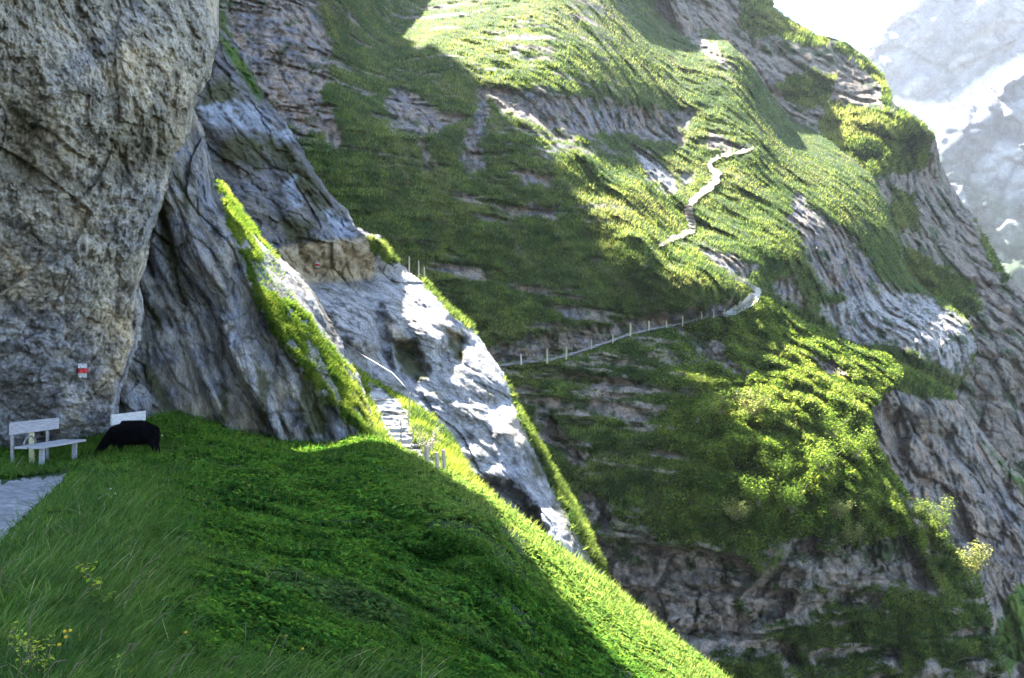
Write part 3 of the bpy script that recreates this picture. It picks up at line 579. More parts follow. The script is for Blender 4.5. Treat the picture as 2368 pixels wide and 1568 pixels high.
def paintM(P, u, v, d, S):
    n = fbm(frame_coords(P, -45, 260, 40), 5, .6); n2 = fbm(P / 90, 5, .6)
    c = mix(ROCK_W * .62, ROCK_B * .62, sstep(n, -.2, .2)); c = mix(c, C(.09, .11, .105), sstep(n2 + .5 * n, .12, .32) * .75)
    c = mix(c, C(.05, .06, .07), cracks(frame_coords(P, -50, 150, 60), 1.0, 4, .14) * .7)
    low = sstep(v, 300, 520)
    c = mix(c, GRASS * .7, low * sstep(n2 + n * .4, -.25, .2) * .85)
    return mix(c, C(.80, .80, .82), patch(u, v, [[(2050,225),(2130,235),(2200,235),(2290,160),(2380,120),(2400,150),(2300,195),(2220,240),(2170,330),(2100,280)]], 8, 14, 40))
sheet('mountain', M_poly, M_ctrl, 5, reliefM, paintM, M_mount, edge_noise=5, edge_scale=30, back=.12)
sheet('mountain', N_poly, N_ctrl, 5, reliefM, paintM, M_mount, edge_noise=5, edge_scale=30, back=.1)

#@@PART3@@
# ------------------------------------------------------------------ unseen rock masses above the picture, added and shaped to throw the big shadows
TE = math.tan(SUN_EL); HX, HY = -math.sin(SUN_AZ), math.cos(SUN_AZ)
def shadow_crag(name, outline, hd, thick, step, amp, seed):
    """upright rock mass added out of view to cast shadow: outline in (distance across the sun's direction, height), depth along it from hd to hd + thick"""
    pl = np.array([(s, h + TE * hd) for s, h in outline], float)
    lo, hi = pl.min(0) - step, pl.max(0) + step
    Sx, Zx = np.meshgrid(np.arange(lo[0], hi[0], step), np.arange(lo[1], hi[1], step))
    sd = sdf(pl, Sx, Zx) + amp * .8 * fbm(np.stack([Sx / (amp * 5), Zx / (amp * 5), Sx * 0 + seed], -1), 5, .55)
    keep = sd > 0; kq = keep[:-1, :-1] & keep[1:, :-1] & keep[:-1, 1:] & keep[1:, 1:]
    h, w = keep.shape; idx = np.arange(h * w).reshape(h, w)
    q = np.stack([idx[:-1, :-1][kq], idx[:-1, 1:][kq], idx[1:, 1:][kq], idx[1:, :-1][kq]], 1)
    def layer(k):
        off = hd + k * thick + (1 if k else -1) * np.minimum(np.maximum(sd, 0) * .6, amp * 2) + amp * fbm(np.stack([Sx / (amp * 6), Zx / (amp * 9), Sx * 0 + seed + 7 * k], -1), 4)
        return np.stack([Sx * HY + off * HX, Sx * -HX + off * HY, Zx + k * thick * TE], -1).reshape(-1, 3)
    V = np.concatenate([layer(0), layer(1)])
    n = h * w
    ed = np.concatenate([q[:, [0, 1]], q[:, [1, 2]], q[:, [2, 3]], q[:, [3, 0]]])
    key = np.minimum(ed[:, 0], ed[:, 1]) * n + np.maximum(ed[:, 0], ed[:, 1])
    _, first, cnt = np.unique(key, return_index=True, return_counts=True)
    rim = ed[first[cnt == 1]]
    Fc = np.concatenate([q, q[:, ::-1] + n, np.stack([rim[:, 1], rim[:, 0], rim[:, 0] + n, rim[:, 1] + n], 1)])
    used = np.unique(Fc); rm = -np.ones(2 * n, np.int64); rm[used] = np.arange(len(used))
    me = new_mesh(name, V[used], rm[Fc]); Vu = V[used]
    add_color(me, mix(ROCK, ROCK_D, sstep(fbm(Vu / (amp * 4), 4), -.1, .4)))
    return link(name, me, M_far, kind='structure')
shadow_crag('mountain', [(-130, -60), (-60, -78), (20, -80), (53, -80), (54.6, -83), (54.3, -98), (53.8, -104), (52.8, -118), (53, -140), (52, -330), (-130, -330)], 172, 26, 1.6, 1.6, 3)  # unseen buttress, its edge shaped to put the gorge in shadow
shadow_crag('rock_wall', [(-30, -4), (6, -6), (8.0, -12), (8.3, -17), (8.9, -21.4), (8.4, -23.5), (8.7, -26.5), (9.3, -30.5), (10.3, -35), (11.0, -38.6), (10.4, -39.6), (9, -38.3), (8, -37), (6, -35.6), (4, -34), (2, -38), (0, -62), (-30, -62)], 41, 4, .35, .35, 5)  # unseen hanging prow, added and outlined to shade the near slope

shadow_crag('rock_wall', [(-30, -44), (12, -46), (15.4, -49), (16.8, -53), (16.4, -56.5), (16.7, -60), (12, -60.6), (6, -58), (-30, -58)], 60, 3, .4, .4, 9)  # unseen crag added to shade the banded wall and the slabs' left part

# ------------------------------------------------------------------ grass and leaves scattered over the ground sheets
def grid_sample(s, n, mask=None, ulim=None, vlim=None, power=0.0):
    m = s.kq.astype(float)
    if mask is not None: m = m * mask[:-1, :-1]
    if ulim: m = m * ((s.U[:-1, :-1] > ulim[0]) & (s.U[:-1, :-1] < ulim[1]))
    if vlim: m = m * ((s.V[:-1, :-1] > vlim[0]) & (s.V[:-1, :-1] < vlim[1]))
    m = np.clip(m, 0, None)
    if power: m = m / s.d[:-1, :-1] ** power
    pr = m.ravel() / m.sum()
    k = rng.choice(pr.size, n, p=pr); i, j = np.unravel_index(k, m.shape)
    a, b = rng.random(n)[:, None], rng.random(n)[:, None]
    P = (s.P[i, j] * (1 - a) + s.P[i, j + 1] * a) * (1 - b) + (s.P[i + 1, j] * (1 - a) + s.P[i + 1, j + 1] * a) * b
    du = s.P[i, j + 1] - s.P[i, j]; dv = s.P[i, j] - s.P[i + 1, j]
    nr = np.cross(du, dv); nr /= np.linalg.norm(nr, axis=1)[:, None] + 1e-9
    return P, nr, s.col[i, j], s.U[i, j], s.V[i, j], s.d[i, j]

def unit(a): return a / (np.linalg.norm(a, axis=-1)[..., None] + 1e-9)

def blades(P, nr, hgt, wid, col, lean=0.45, down=0.35, segs=1, up=1.0):
    """one tapering blade per point: (vertices, faces, colours)"""
    n = len(P)
    ndn = nr.copy(); ndn[:, 2] = 0; ndn = unit(ndn)
    g = unit(np.array([0, 0, up]) + nr * .35 + ndn * down + rng.normal(size=(n, 3)) * lean)
    side = unit(np.cross(g, rng.normal(size=(n, 3))))
    side = unit(side + np.array([1.0, 0, 0]) * .6)
    hg = hgt[:, None]; wd = wid[:, None]
    if segs == 1:
        V = np.stack([P - side * wd * .5 - nr * hg * .1, P + side * wd * .5 - nr * hg * .1, P + g * hg], 1).reshape(-1, 3)
        Fc = np.arange(3 * n).reshape(n, 3); c = np.repeat(col, 3, 0)
        return V, Fc, c
    bend = unit(ndn * .8 + rng.normal(size=(n, 3)) * .5 + np.array([.35, 0, -.35]))
    rows = []
    for t, wf in ((0, 1), (.4, .8), (.75, .5), (1, .06)):
        c0 = P + g * hg * t + bend * hg * (t * t) * .55
        rows += [c0 - side * wd * .5 * wf, c0 + side * wd * .5 * wf]
    V = np.stack(rows, 1).reshape(-1, 3)
    b = np.arange(n)[:, None] * 8
    Fc = np.concatenate([b + np.array([[0, 1, 3, 2]]), b + np.array([[2, 3, 5, 4]]), b + np.array([[4, 5, 7, 6]])])
    return V, Fc, np.repeat(col, 8, 0)

def leaves(P, nr, size, col, flat=0.7):
    n = len(P)
    a = unit(np.cross(unit(nr * flat + np.array([0, 0, .6]) + rng.normal(size=(n, 3)) * .55), rng.normal(size=(n, 3))))
    nn = unit(nr * flat + np.array([0, 0, .6]) + rng.normal(size=(n, 3)) * .5)
    b = unit(np.cross(nn, a)); a = unit(np.cross(b, nn)); s = size[:, None]
    V = np.stack([P - a * s * .5, P + b * s * .33 + nn * s * .07, P + a * s * .5 - nn * s * .10, P - b * s * .33 + nn * s * .07], 1).reshape(-1, 3)
    return V, np.arange(4 * n).reshape(n, 4), np.repeat(col, 4, 0)

def grass_obj(name, parts, mat, **props):
    V = np.concatenate([p[0] for p in parts]); off = 0; Fs_ = []
    for p in parts: Fs_.append(p[1] + off); off += len(p[0])
    me = new_mesh(name, V, np.concatenate(Fs_), smooth=False)
    add_color(me, np.clip(np.concatenate([p[2] for p in parts]), .004, .9))
    return link(name, me, mat, kind='stuff', **props)

def vary(col, n, amt=.25, to=None, p=0.0):
    c = col * (1 + amt * rng.normal(size=(n, 1))) * (1 + .06 * rng.normal(size=(n, 3)))
    if to is not None:
        k = rng.random(n) < p; c[k] = to * (1 + amt * rng.normal(size=(k.sum(), 1)))
    return np.clip(c, .004, .6)

# near shoulder: herb carpet, short grass, long grass by the camera
pathmask = sdf(PATH_NEAR, A.U, A.V)
mA = (pathmask < -6).astype(float) * (1 - .0 * A.U)
clump = fbm(frame_coords(A.P, 35, 1.6, .5) + 3, 4, .6)
n = 330000
P, nr, c, u, v, d = grid_sample(A, n, mA * sstep(clump, -.35, .15) * 1 if False else mA * (.06 + sstep(.48 - A_clump(A.P), -.12, .22)), ulim=(-120, 1900), vlim=(940, 1720))
q = fbm(P / .8, 3) ; q2 = fbm(P / 2.2 + 4, 3)
col = mix(C(.016, .056, .010), C(.066, .165, .022), sstep(q + .3 * rng.normal(size=n), -.4, .5)); col = mix(col, C(.06, .085, .035), sstep(q2, .1, .5) * .5)
hb = np.clip(fbm(frame_coords(P, 35, 1.3, .45) + 8, 3), -.4, .6)
P2 = P + nr * (.02 + .22 * np.clip(hb + .1, 0, 1) * rng.random(n))[:, None]
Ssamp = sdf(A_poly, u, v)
rim_sun = (1 - sstep(Ssamp, 70, 150)) * sstep(u, 850, 1000)
col = mix(col, C(.082, .148, .030), rim_sun * .8)  # sunlight painted into the leaf colour along the outer rim
keep = (u > 330 + 200 * rng.random(n)) | (v < 1130)
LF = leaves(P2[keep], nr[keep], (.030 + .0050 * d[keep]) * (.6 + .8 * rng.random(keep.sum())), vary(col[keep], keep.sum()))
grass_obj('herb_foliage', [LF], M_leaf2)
n = 150000
P, nr, c, u, v, d = grid_sample(A, n, mA * (1.12 - sstep(A.U, 280, 560)) * (.15 + sstep(.5 - A_clump(A.P), -.12, .22)) + mA * .35 * sstep(A.S * -1, -60, -20), ulim=(-120, 1900), vlim=(940, 1720))
q = fbm(P / 1.1 + 2, 3)
col = mix(C(.026, .080, .014), C(.065, .135, .020), sstep(q + .3 * rng.normal(size=n), -.4, .5))
col = mix(col, C(.112, .168, .044), (1 - sstep(sdf(A_poly, u, v), 70, 150)) * sstep(u, 850, 1000) * .85)  # blades near the rim tinted paler to imitate the sun on them
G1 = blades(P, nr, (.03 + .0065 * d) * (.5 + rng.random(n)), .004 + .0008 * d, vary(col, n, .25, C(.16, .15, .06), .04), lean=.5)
n = 30000
P, nr, c, u, v, d = grid_sample(A, n, mA, ulim=(-200, 1000), vlim=(1080, 1800), power=-.3)
kk = (u < 240 + 240 * rng.random(n)) | (v > 1500 + 140 * rng.random(n)); P, nr, u, v, d = P[kk], nr[kk], u[kk], v[kk], d[kk]; n = len(P)
col = mix(C(.030, .075, .022), C(.060, .125, .030), sstep(fbm(P / .5, 3), -.3, .4))
G2 = blades(P, nr, (.16 + .18 * rng.random(n)) * np.clip(d / 8, .5, 1.0), .003 + .0007 * d, vary(col, n, .25, C(.16, .17, .09), .05), lean=.28, segs=3)
G2b = (G2[0], np.concatenate([G2[1][:, [0, 1, 2]], G2[1][:, [0, 2, 3]]]), G2[2])
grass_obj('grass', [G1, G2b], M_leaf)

# strips of grass on the rib, ledges and mound; tussocks on the hillsides
def hill_grass(s, n, hgt, wid, lo, hi, name='grass', **kw):
    P, nr, c, u, v, d = grid_sample(s, n, s.grass, **kw)
    q = fbm(P / (hgt * 6), 3); q2 = fbm(P / (hgt * 25) + 5, 3)
    col = mix(lo, hi, sstep(q + .8 * q2 + .25 * rng.normal(size=n), -.5, .6))
    col = mix(col, C(.13, .115, .05), sstep(q2, -.05, .4) * .62 * rng.random(n))
    return blades(P, nr, hgt * (.5 + rng.random(n)), wid * (.6 + .8 * rng.random(n)), vary(col, n, .22), lean=.35, down=.6, up=.7)
LO, HI = C(.018, .043, .011), C(.115, .172, .038)
grass_obj('grass', [hill_grass(Cc, 40000, .12, .03, C(.03, .075, .012), C(.115, .17, .028)), hill_grass(D, 12000, .25, .05, LO, HI), hill_grass(Fs, 26000, .17, .03, LO, C(.14, .21, .03))], M_leaf)
grass_obj('grass', [hill_grass(G, 230000, .32, .085, LO, HI, ulim=(600, 2300), vlim=(-40, 900))], M_leaf)
P, nr, c, u, v, d = grid_sample(K, 90000, K.grass * sstep(K.U, 1480, 1680) * (1 - sstep(K.V, 1180, 1300)))
q = fbm(P / 3.0, 3)
grass_obj('herb_foliage', [leaves(P + nr * (.25 * rng.random(len(P)))[:, None], nr, .17 + .16 * rng.random(len(P)), vary(mix(C(.03, .075, .012), C(.13, .19, .03), sstep(q + .3 * rng.normal(size=len(P)), -.4, .5)), len(P)))], M_leaf)
grass_obj('grass', [hill_grass(K, 120000, .30, .085, LO, HI, ulim=(1080, 2368), vlim=(660, 1600)), hill_grass(H, 9000, .5, .13, LO, HI)], M_leaf)
grass_obj('grass', [hill_grass(R, 36000, .8, .3, LO, HI)], M_leaf)

# ------------------------------------------------------------------ paths
M_path = terrain_mat('path_gravel', .12, bump=.5, contrast=.35)
def drape(poly, field, step, off, col0, col1, size, name='path', wob=5):
    poly = np.array(poly, float)
    Ug, Vg = np.meshgrid(np.arange(poly[:, 0].min() - 2 * step, poly[:, 0].max() + 2 * step, step), np.arange(poly[:, 1].min() - 2 * step, poly[:, 1].max() + 2 * step, step))
    sd = sdf(poly, Ug, Vg) + wob * fbm(np.stack([Ug / 18, Vg / 12, Ug * 0], -1), 4)
    P = unproj(Ug, Vg, field(Ug, Vg) - off)
    P = P + np.array([0, 0, 1]) * (size * .25 * fbm(P / size, 4))[..., None]
    keep = sd > 0; kq = keep[:-1, :-1] & keep[1:, :-1] & keep[:-1, 1:] & keep[1:, 1:]
    h, w = keep.shape; idx = np.arange(h * w).reshape(h, w)
    q = np.stack([idx[:-1, :-1][kq], idx[1:, :-1][kq], idx[1:, 1:][kq], idx[:-1, 1:][kq]], 1)
    used = np.unique(q); rm = -np.ones(h * w, np.int64); rm[used] = np.arange(len(used))
    V = P.reshape(-1, 3)[used]; me = new_mesh(name, V, rm[q])
    add_color(me, mix(col0, col1, sstep(fbm(V / (size * 2), 4), -.3, .3)))
    return link(name, me, M_path, kind='structure')
drape(PATH_NEAR, lambda u, v: depth_at(A, u, v), 2.0, .12, C(.17, .175, .18), C(.25, .25, .255), .14, wob=13)
def smooth_depth(s, u, v, r=9):
    return sum(depth_at(s, u + a, v + b) for a, b in ((0, 0), (r, 0), (-r, 0), (0, r * .6), (0, -r * .6))) / 5
def ribbon(pts, w):
    pts = np.array(pts, float); t = np.gradient(pts, axis=0); t /= np.linalg.norm(t, axis=1)[:, None]
    nrm = np.stack([-t[:, 1], t[:, 0]], 1); w = np.array(w, float)[:, None] * .5
    return np.concatenate([pts + nrm * w, (pts - nrm * w)[::-1]])
UP_PTS = [(1522, 569), (1548, 556), (1575, 545), (1600, 533), (1598, 510), (1592, 490), (1598, 470), (1612, 452), (1636, 436), (1655, 418), (1658, 402), (1646, 390), (1640, 378), (1652, 367), (1680, 357), (1715, 350), (1742, 341)]
drape(ribbon(UP_PTS, [9, 11, 13, 19, 20, 19, 18, 18, 18, 20, 20, 16, 12, 10, 8, 8, 6]), lambda u, v: smooth_depth(G, u, v), 1.0, .9, C(.17, .15, .115), C(.31, .28, .23), .3, wob=9)
CREST_PTS = [(1672, 728), (1690, 722), (1710, 712), (1730, 698), (1748, 684), (1752, 672), (1738, 660), (1722, 652)]
drape(ribbon(CREST_PTS, [12, 16, 20, 24, 26, 18, 8, 5]), lambda u, v: np.minimum(smooth_depth(G, u, v), smooth_depth(K, u, v)), 1.0, .9, C(.28, .26, .22), C(.48, .45, .40), .5, wob=6)
LOW_PTS = [(1150, 846), (1205, 838), (1265, 833), (1310, 822), (1368, 803), (1417, 787), (1457, 772), (1500, 762), (1541, 754), (1578, 748), (1623, 736), (1674, 728)]
drape(ribbon(LOW_PTS, [7, 7, 7, 6, 7, 6, 6, 5, 5, 5, 6, 8]), lambda u, v: np.minimum(smooth_depth(G, u, v), smooth_depth(K, u, v)), 1.0, .5, C(.14, .135, .13), C(.24, .23, .22), .2, wob=3)
# ------------------------------------------------------------------ things
def tube(pts, rad, sides=6, cap=True):
    """swept tube along points; rad a number or a list"""
    pts = [Vector(p) for p in pts]; n = len(pts)
    rad = [rad] * n if not hasattr(rad, '__len__') else rad
    V, Fc = [], []
    for i, p in enumerate(pts):
        t = (pts[min(i + 1, n - 1)] - pts[max(i - 1, 0)]).normalized()
        a = t.cross(Vector((0.3, 1, 0.1))).normalized(); b = t.cross(a).normalized()
        for k in range(sides):
            w = 2 * math.pi * k / sides
            V.append(p + a * math.cos(w) * rad[i] + b * math.sin(w) * rad[i])
    for i in range(n - 1):
        for k in range(sides):
            k2 = (k + 1) % sides
            Fc.append((i * sides + k, i * sides + k2, (i + 1) * sides + k2, (i + 1) * sides + k))
    if cap: Fc += [tuple(range(sides))[::-1], tuple((n - 1) * sides + k for k in range(sides))]
    return V, Fc

def prism(c0, c1, w, t, upv=(0, 0, 1)):
    """board from c0 to c1, width w across, thickness t along upv"""
    c0, c1 = Vector(c0), Vector(c1); ax = (c1 - c0).normalized(); up = Vector(upv).normalized()
    sd = ax.cross(up).normalized(); up = sd.cross(ax).normalized()
    V = []
    for c in (c0, c1):
        for a, b in ((-1, -1), (1, -1), (1, 1), (-1, 1)): V.append(c + sd * a * w / 2 + up * b * t / 2)
    return V, [(0, 1, 2, 3)[::-1], (4, 5, 6, 7), (0, 1, 5, 4), (1, 2, 6, 5), (2, 3, 7, 6), (3, 0, 4, 7)]

def mesh_obj(name, pieces, mat, parent=None, bevel=0.0, smooth=False, **props):
    V, Fc = [], []
    for pv, pf in pieces:
        o = len(V); V += [tuple(p) for p in pv]; Fc += [tuple(i + o for i in f) for f in pf]
    org = Vector(parent.location) if parent is not None else Vector(V[0])
    while parent is not None and parent.parent is not None and False: pass
    me = bpy.data.meshes.new(name); me.from_pydata([tuple(Vector(p) - org) for p in V], [], Fc); me.update()
    if smooth:
        for p in me.polygons: p.use_smooth = True
    o = link(name, me, mat, parent, **props)
    if parent is None: o.location = org
    if bevel:
        b = o.modifiers.new('edge', 'BEVEL'); b.width = bevel; b.segments = 2
    return o

def thing(name, loc, label, cat, group=None):
    o = bpy.data.objects.new(name, None); COL.objects.link(o); o.location = loc; o.empty_display_size = .2
    o['label'] = label; o['category'] = cat
    if group: o['group'] = group
    return o

M_wood = plain_mat('weathered_wood', (.30, .295, .315), .85, .03, .3, stretch=(1, .12, 1.5))
M_wood2 = plain_mat('pale_wood', (.44, .44, .44), .85, .03, .25, stretch=(1, .12, 1.5))
M_post = plain_mat('post_wood', (.42, .36, .28), .9, .05, .3)
M_steel = plain_mat('grey_steel', (.20, .205, .22), .5, .05, .2, metal=.6)
M_ywood = plain_mat('yellowed_wood', (.42, .38, .22), .9, .04, .25)
M_black = plain_mat('black_coat', (.0025, .0025, .003), 1.0, .03, .4, bump=.6)
M_black.node_tree.nodes['Principled BSDF'].inputs['Specular IOR Level'].default_value = 0.05
M_white = plain_mat('white_paint', (.46, .46, .49), .8, .03, .3)
M_red = plain_mat('red_paint', (.50, .03, .04), .7, .03, .15)
M_yellow = plain_mat('yellow_petal', (.75, .50, .02), .7, .01, .2)
M_cream = plain_mat('cream_petal', (.75, .72, .55), .7, .01, .2)
M_bark = plain_mat('bark', (.22, .18, .14), .9, .05, .3)

def bench(x0, y0, x1, y1, z0, z1, label, hb=.46, grp='benches by the path', wood=None, arch=True, post_up=0.0):
    """long bench: back edge from (x0,y0) to (x1,y1); seat height z0..z1 there; backrest on that side"""
    wood = wood or M_wood
    a = Vector((x0, y0, z0)); b = Vector((x1, y1, z1)); ax = (b - a).normalized(); out = ax.cross(Vector((0, 0, 1))).normalized()
    t = thing('bench', a - Vector((0, 0, .46)), label, 'bench', grp)
    for k in (0, 1):
        off = out * (.13 + k * .27)
        mesh_obj('seat', [prism(a + off, b + off, .24, .045)], wood, t, bevel=.006)
    def lean(h): return -out * (.10 * h)
    mesh_obj('backrest', [prism(a + lean(3) * 0 - out * .07 + Vector((0, 0, .36)) - ax * .02, b - out * .07 + Vector((0, 0, .36)), .035, .235, upv=(0, 0, 1))], wood, t, bevel=.006)
    L = (b - a).length
    for s_ in (.14, .86):
        p = a + ax * L * s_
        mesh_obj('leg', [prism(p + out * .40 - Vector((0, 0, .02)), p + out * .40 - Vector((0, 0, .55)), .085, .07, upv=ax)], wood, t, bevel=.005)
    for s_, m in ((.08, M_steel), (.46, M_ywood), (.80, M_steel)):
        p = a + ax * L * s_
        mesh_obj('back_post', [prism(p - out * .08 - Vector((0, 0, .60)), p - out * .115 + Vector((0, 0, .34 + (post_up if s_ < .1 else 0))), .05 if m is M_steel else .09, .05, upv=ax)], m, t, bevel=.005)
    if arch:
        c = a + ax * L * .26 + out * .05
        pts = [c + ax * (-.22 * math.cos(w)) + Vector((0, 0, .02 + .17 * math.sin(w))) for w in np.linspace(0, math.pi, 9)]
        mesh_obj('armrest', [tube(pts, .018, 6)], M_steel, t, smooth=True)
    return t
bench(-9.42, 16.85, -9.47, 18.72, -1.19, -1.165, 'weathered grey wooden bench standing alone on open ground under the red and white painted mark')
bench(-9.02, 20.2, -8.98, 21.95, -1.155, -1.115, 'pale wooden bench mostly hidden behind the black goat, only its backrest showing', wood=M_wood2, arch=False, post_up=.28)

# painted trail marks on the rock
def rock_patch(name, s, u0, u1, v0, v1, off, mat, parent):
    us = np.linspace(u0, u1, 5); vs = np.linspace(v0, v1, 4); Ug, Vg = np.meshgrid(us, vs)
    P = unproj(Ug, Vg, depth_at(s, Ug, Vg).min() * np.ones_like(Ug) * .35 + depth_at(s, Ug, Vg) * .65 - off)
    Pb = P + np.array([0, off * 1.5, 0]); V = [tuple(p) for p in P.reshape(-1, 3)] + [tuple(p) for p in Pb.reshape(-1, 3)]
    Fc = []
    for i in range(3):
        for j in range(4):
            a = i * 5 + j; Fc += [(a, a + 5, a + 6, a + 1), (a + 20, a + 21, a + 26, a + 25)]
    rim = [0, 1, 2, 3, 4, 9, 14, 19, 18, 17, 16, 15, 10, 5]
    for k in range(14): a, b = rim[k], rim[(k + 1) % 14]; Fc.append((a, b, b + 20, a + 20))
    return mesh_obj(name, [(V, Fc)], mat, parent)
def blaze(s, u, v, w, h, off, label):
    t = thing('trail_mark', pt(s, u, v + h * 1.5, off), label, 'trail mark', 'painted trail marks on the rock')
    for k, m in enumerate((M_white, M_red, M_white)):
        j = (k % 2) * w * .12
        rock_patch('stripe', s, u - w / 2, u + w / 2 + j * 2, v + (k - 1.5) * h + .3, v + (k - .5) * h - .3, off, m, t)
blaze(B, 187, 857, 13, 11, .10, 'large red and white painted stripes on the rock face above the grey bench')
blaze(D, 732, 612, 7, 4.2, .18, 'tiny painted stripes on the ochre overhang above the ledge')

# the goat
def skin_body(name, verts, edges, radii, mat, parent, root, sub=2, rough=None):
    me = bpy.data.meshes.new(name); me.from_pydata(verts, edges, []); me.update()
    o = link(name, me, mat, parent)
    sk = o.modifiers.new('skin', 'SKIN'); sk.use_smooth_shade = True
    for i, r in enumerate(radii):
        rr = r if hasattr(r, '__len__') else (r, r)
        me.skin_vertices[0].data[i].radius = rr; me.skin_vertices[0].data[i].use_root = (i == root)
    ss = o.modifiers.new('sub', 'SUBSURF'); ss.levels = sub; ss.render_levels = sub
    return o
gd = 19.3
g_loc = Vector(unproj(305, 1060, gd))
goat = thing('goat', g_loc, 'black long-haired goat grazing with its head down in front of the pale bench', 'goat')
gs = 1.0
gv = [(.42, 0, .58), (.22, 0, .61), (0, 0, .60), (-.22, 0, .60), (-.38, 0, .55), (-.54, 0, .40), (-.66, 0, .24), (-.76, 0, .12), (-.84, 0, .06),   # spine: rump .. muzzle
      (.44, .11, .44), (.48, .12, .26), (.52, .12, .22), (.50, .12, .0), (.44, -.11, .44), (.50, -.12, .27), (.54, -.12, .22), (.53, -.12, -.02),        # hind legs
      (-.28, .10, .38), (-.28, .10, .22), (-.29, .10, 0), (-.24, -.10, .38), (-.20, -.10, .22), (-.20, -.10, -.02),                                        # fore legs
      (.53, 0, .56), (.58, 0, .46)]                                                                                                                       # tail
ge = [(0, 1), (1, 2), (2, 3), (3, 4), (4, 5), (5, 6), (6, 7), (7, 8), (0, 9), (9, 10), (10, 11), (11, 12), (0, 13), (13, 14), (14, 15), (15, 16), (3, 17), (17, 18), (18, 19), (3, 20), (20, 21), (21, 22), (0, 23), (23, 24)]
gr = [(.18, .21), (.20, .24), (.20, .24), (.19, .22), (.15, .18), (.10, .12), (.085, .10), (.06, .065), (.035, .035), .12, .055, .05, .032, .12, .055, .05, .032, .085, .045, .030, .085, .045, .030, .04, .02]
skin_body('body', gv, ge, gr, M_black, goat, 2)
for sy in (-1, 1):
    pieces = [tube([g_loc + Vector((-.64, sy * .07, .30)), g_loc + Vector((-.64, sy * .15, .27)), g_loc + Vector((-.66, sy * .20, .21))], [.03, .035, .008], 6)]
    mesh_obj('ear', pieces, M_black, goat, smooth=True)
hn = 5200
ang = rng.random(hn) * 2 * math.pi; tt = rng.random(hn)
cx = -.45 + .98 * tt; r1 = np.interp(cx, [-.45, -.3, 0, .3, .53], [.12, .17, .21, .20, .15]); cz = np.interp(cx, [-.45, -.3, 0, .3, .53], [.48, .57, .585, .59, .54])
hp = np.stack([cx, np.cos(ang) * r1 * .92, cz + np.sin(ang) * r1 * 1.05], -1) ; hnr = unit(np.stack([0 * cx, np.cos(ang), np.sin(ang)], -1))
hd_ = unit(hnr * .35 + np.array([.25, 0, -1.0]) + .2 * rng.normal(size=(hn, 3))); sd_ = unit(np.cross(hd_, hnr)); hl = (.06 + .09 * rng.random(hn))[:, None]
hV = np.stack([hp - sd_ * .006, hp + sd_ * .006, hp + hd_ * hl], 1).reshape(-1, 3)
me = new_mesh('coat', hV, np.arange(3 * hn).reshape(hn, 3), smooth=False); link('coat', me, M_black, goat)

# posts
def ordinal(k): return ['first', 'second', 'third', 'fourth', 'fifth', 'sixth', 'seventh', 'eighth', 'ninth', 'tenth', 'eleventh', 'twelfth'][k]
def post(u, vb, vt, d, rad, label, mat=None, lean=0.0, group=None, name='post', cat='post'):
    b = Vector(unproj(u, vb + 4, d)); tp = Vector(unproj(u + lean, vt, d))
    o = mesh_obj(name, [tube([b, b.lerp(tp, .5) + Vector((rad * .3, 0, 0)), tp], [rad, rad * .95, rad * .85], 7)], mat or M_post, smooth=False, bevel=rad * .15)
    o['label'] = label; o['category'] = cat
    if group: o['group'] = group
    return b, tp
LOWP = [(1205, 840, 819), (1265, 837, 806), (1309, 827, 801), (1368, 804, 786), (1417, 790, 772), (1457, 774, 747), (1501, 762, 742), (1541, 754, 742), (1578, 751, 731), (1623, 734, 720), (1650, 733, 716), (1674, 725, 714)]
for k, (u, vb, vt) in enumerate(LOWP):
    dd = min(float(depth_at(G, u, vb)), float(depth_at(K, u, vb + 4))) - .9
    post(u, vb, vt, dd, .085 if k in (0, 1, 2, 5, 6) else .06, 'thin pale post on the shaded gorge path, %s counting up towards the crest' % ordinal(k), M_ywood if k != 0 else M_wood2, lean=(-1, 0, 1)[k % 3], group='posts along the gorge path')
for k, (u, vb, vt) in enumerate([(946, 624, 593), (968, 633, 603), (981, 636, 618)]):
    post(u, vb + 3, vt, float(depth_at(D, u - 8, vb + 14)) + .3, .045, ['tallest thin post on top of the banded cliff where the ledge turns the corner', 'middle thin post at the corner of the pale slabs', 'short post just above the grassy rim of the pale slabs'][k], M_post, group='posts on the ledge corner')
for k, (u, vb, vt, lean, rad) in enumerate([(944, 976, 907, 4, .03), (927, 1027, 971, 0, .028), (950, 1032, 986, 7, .03), (836, 842, 820, 0, .025)]):
    dd = float(depth_at(Fs, u, vb)) - .15 if k < 3 else float(depth_at(Fs, 850, 880)) + .3
    post(u, vb, vt, dd, rad, ['tall rail post on the crest of the mound at the end of the handrail', 'thin grey rail post standing on the lowest rock step', 'leaning rail post in the grass beside the rock steps', 'short rail post under the upper half of the handrail'][k], M_steel if k in (1, 3) else M_post, lean=lean, group='handrail posts')
for k, (u, vb, vt, lean) in enumerate([(987, 1073, 1030, -1), (1010, 1088, 1046, -1), (1026, 1088, 1040, -1)]):
    dd = min(float(depth_at(A, u, vb)), float(depth_at(Fs, u, vb))) - .25
    post(u, vb, vt, dd, .055, ['stout wooden stake on the sunlit edge, nearest the rock steps', 'wooden stake in the middle of the three on the sunlit edge', 'wooden stake farthest down the sunlit edge'][k], M_post, lean=lean, group='wooden stakes on the sunlit edge', name='stake', cat='stake')
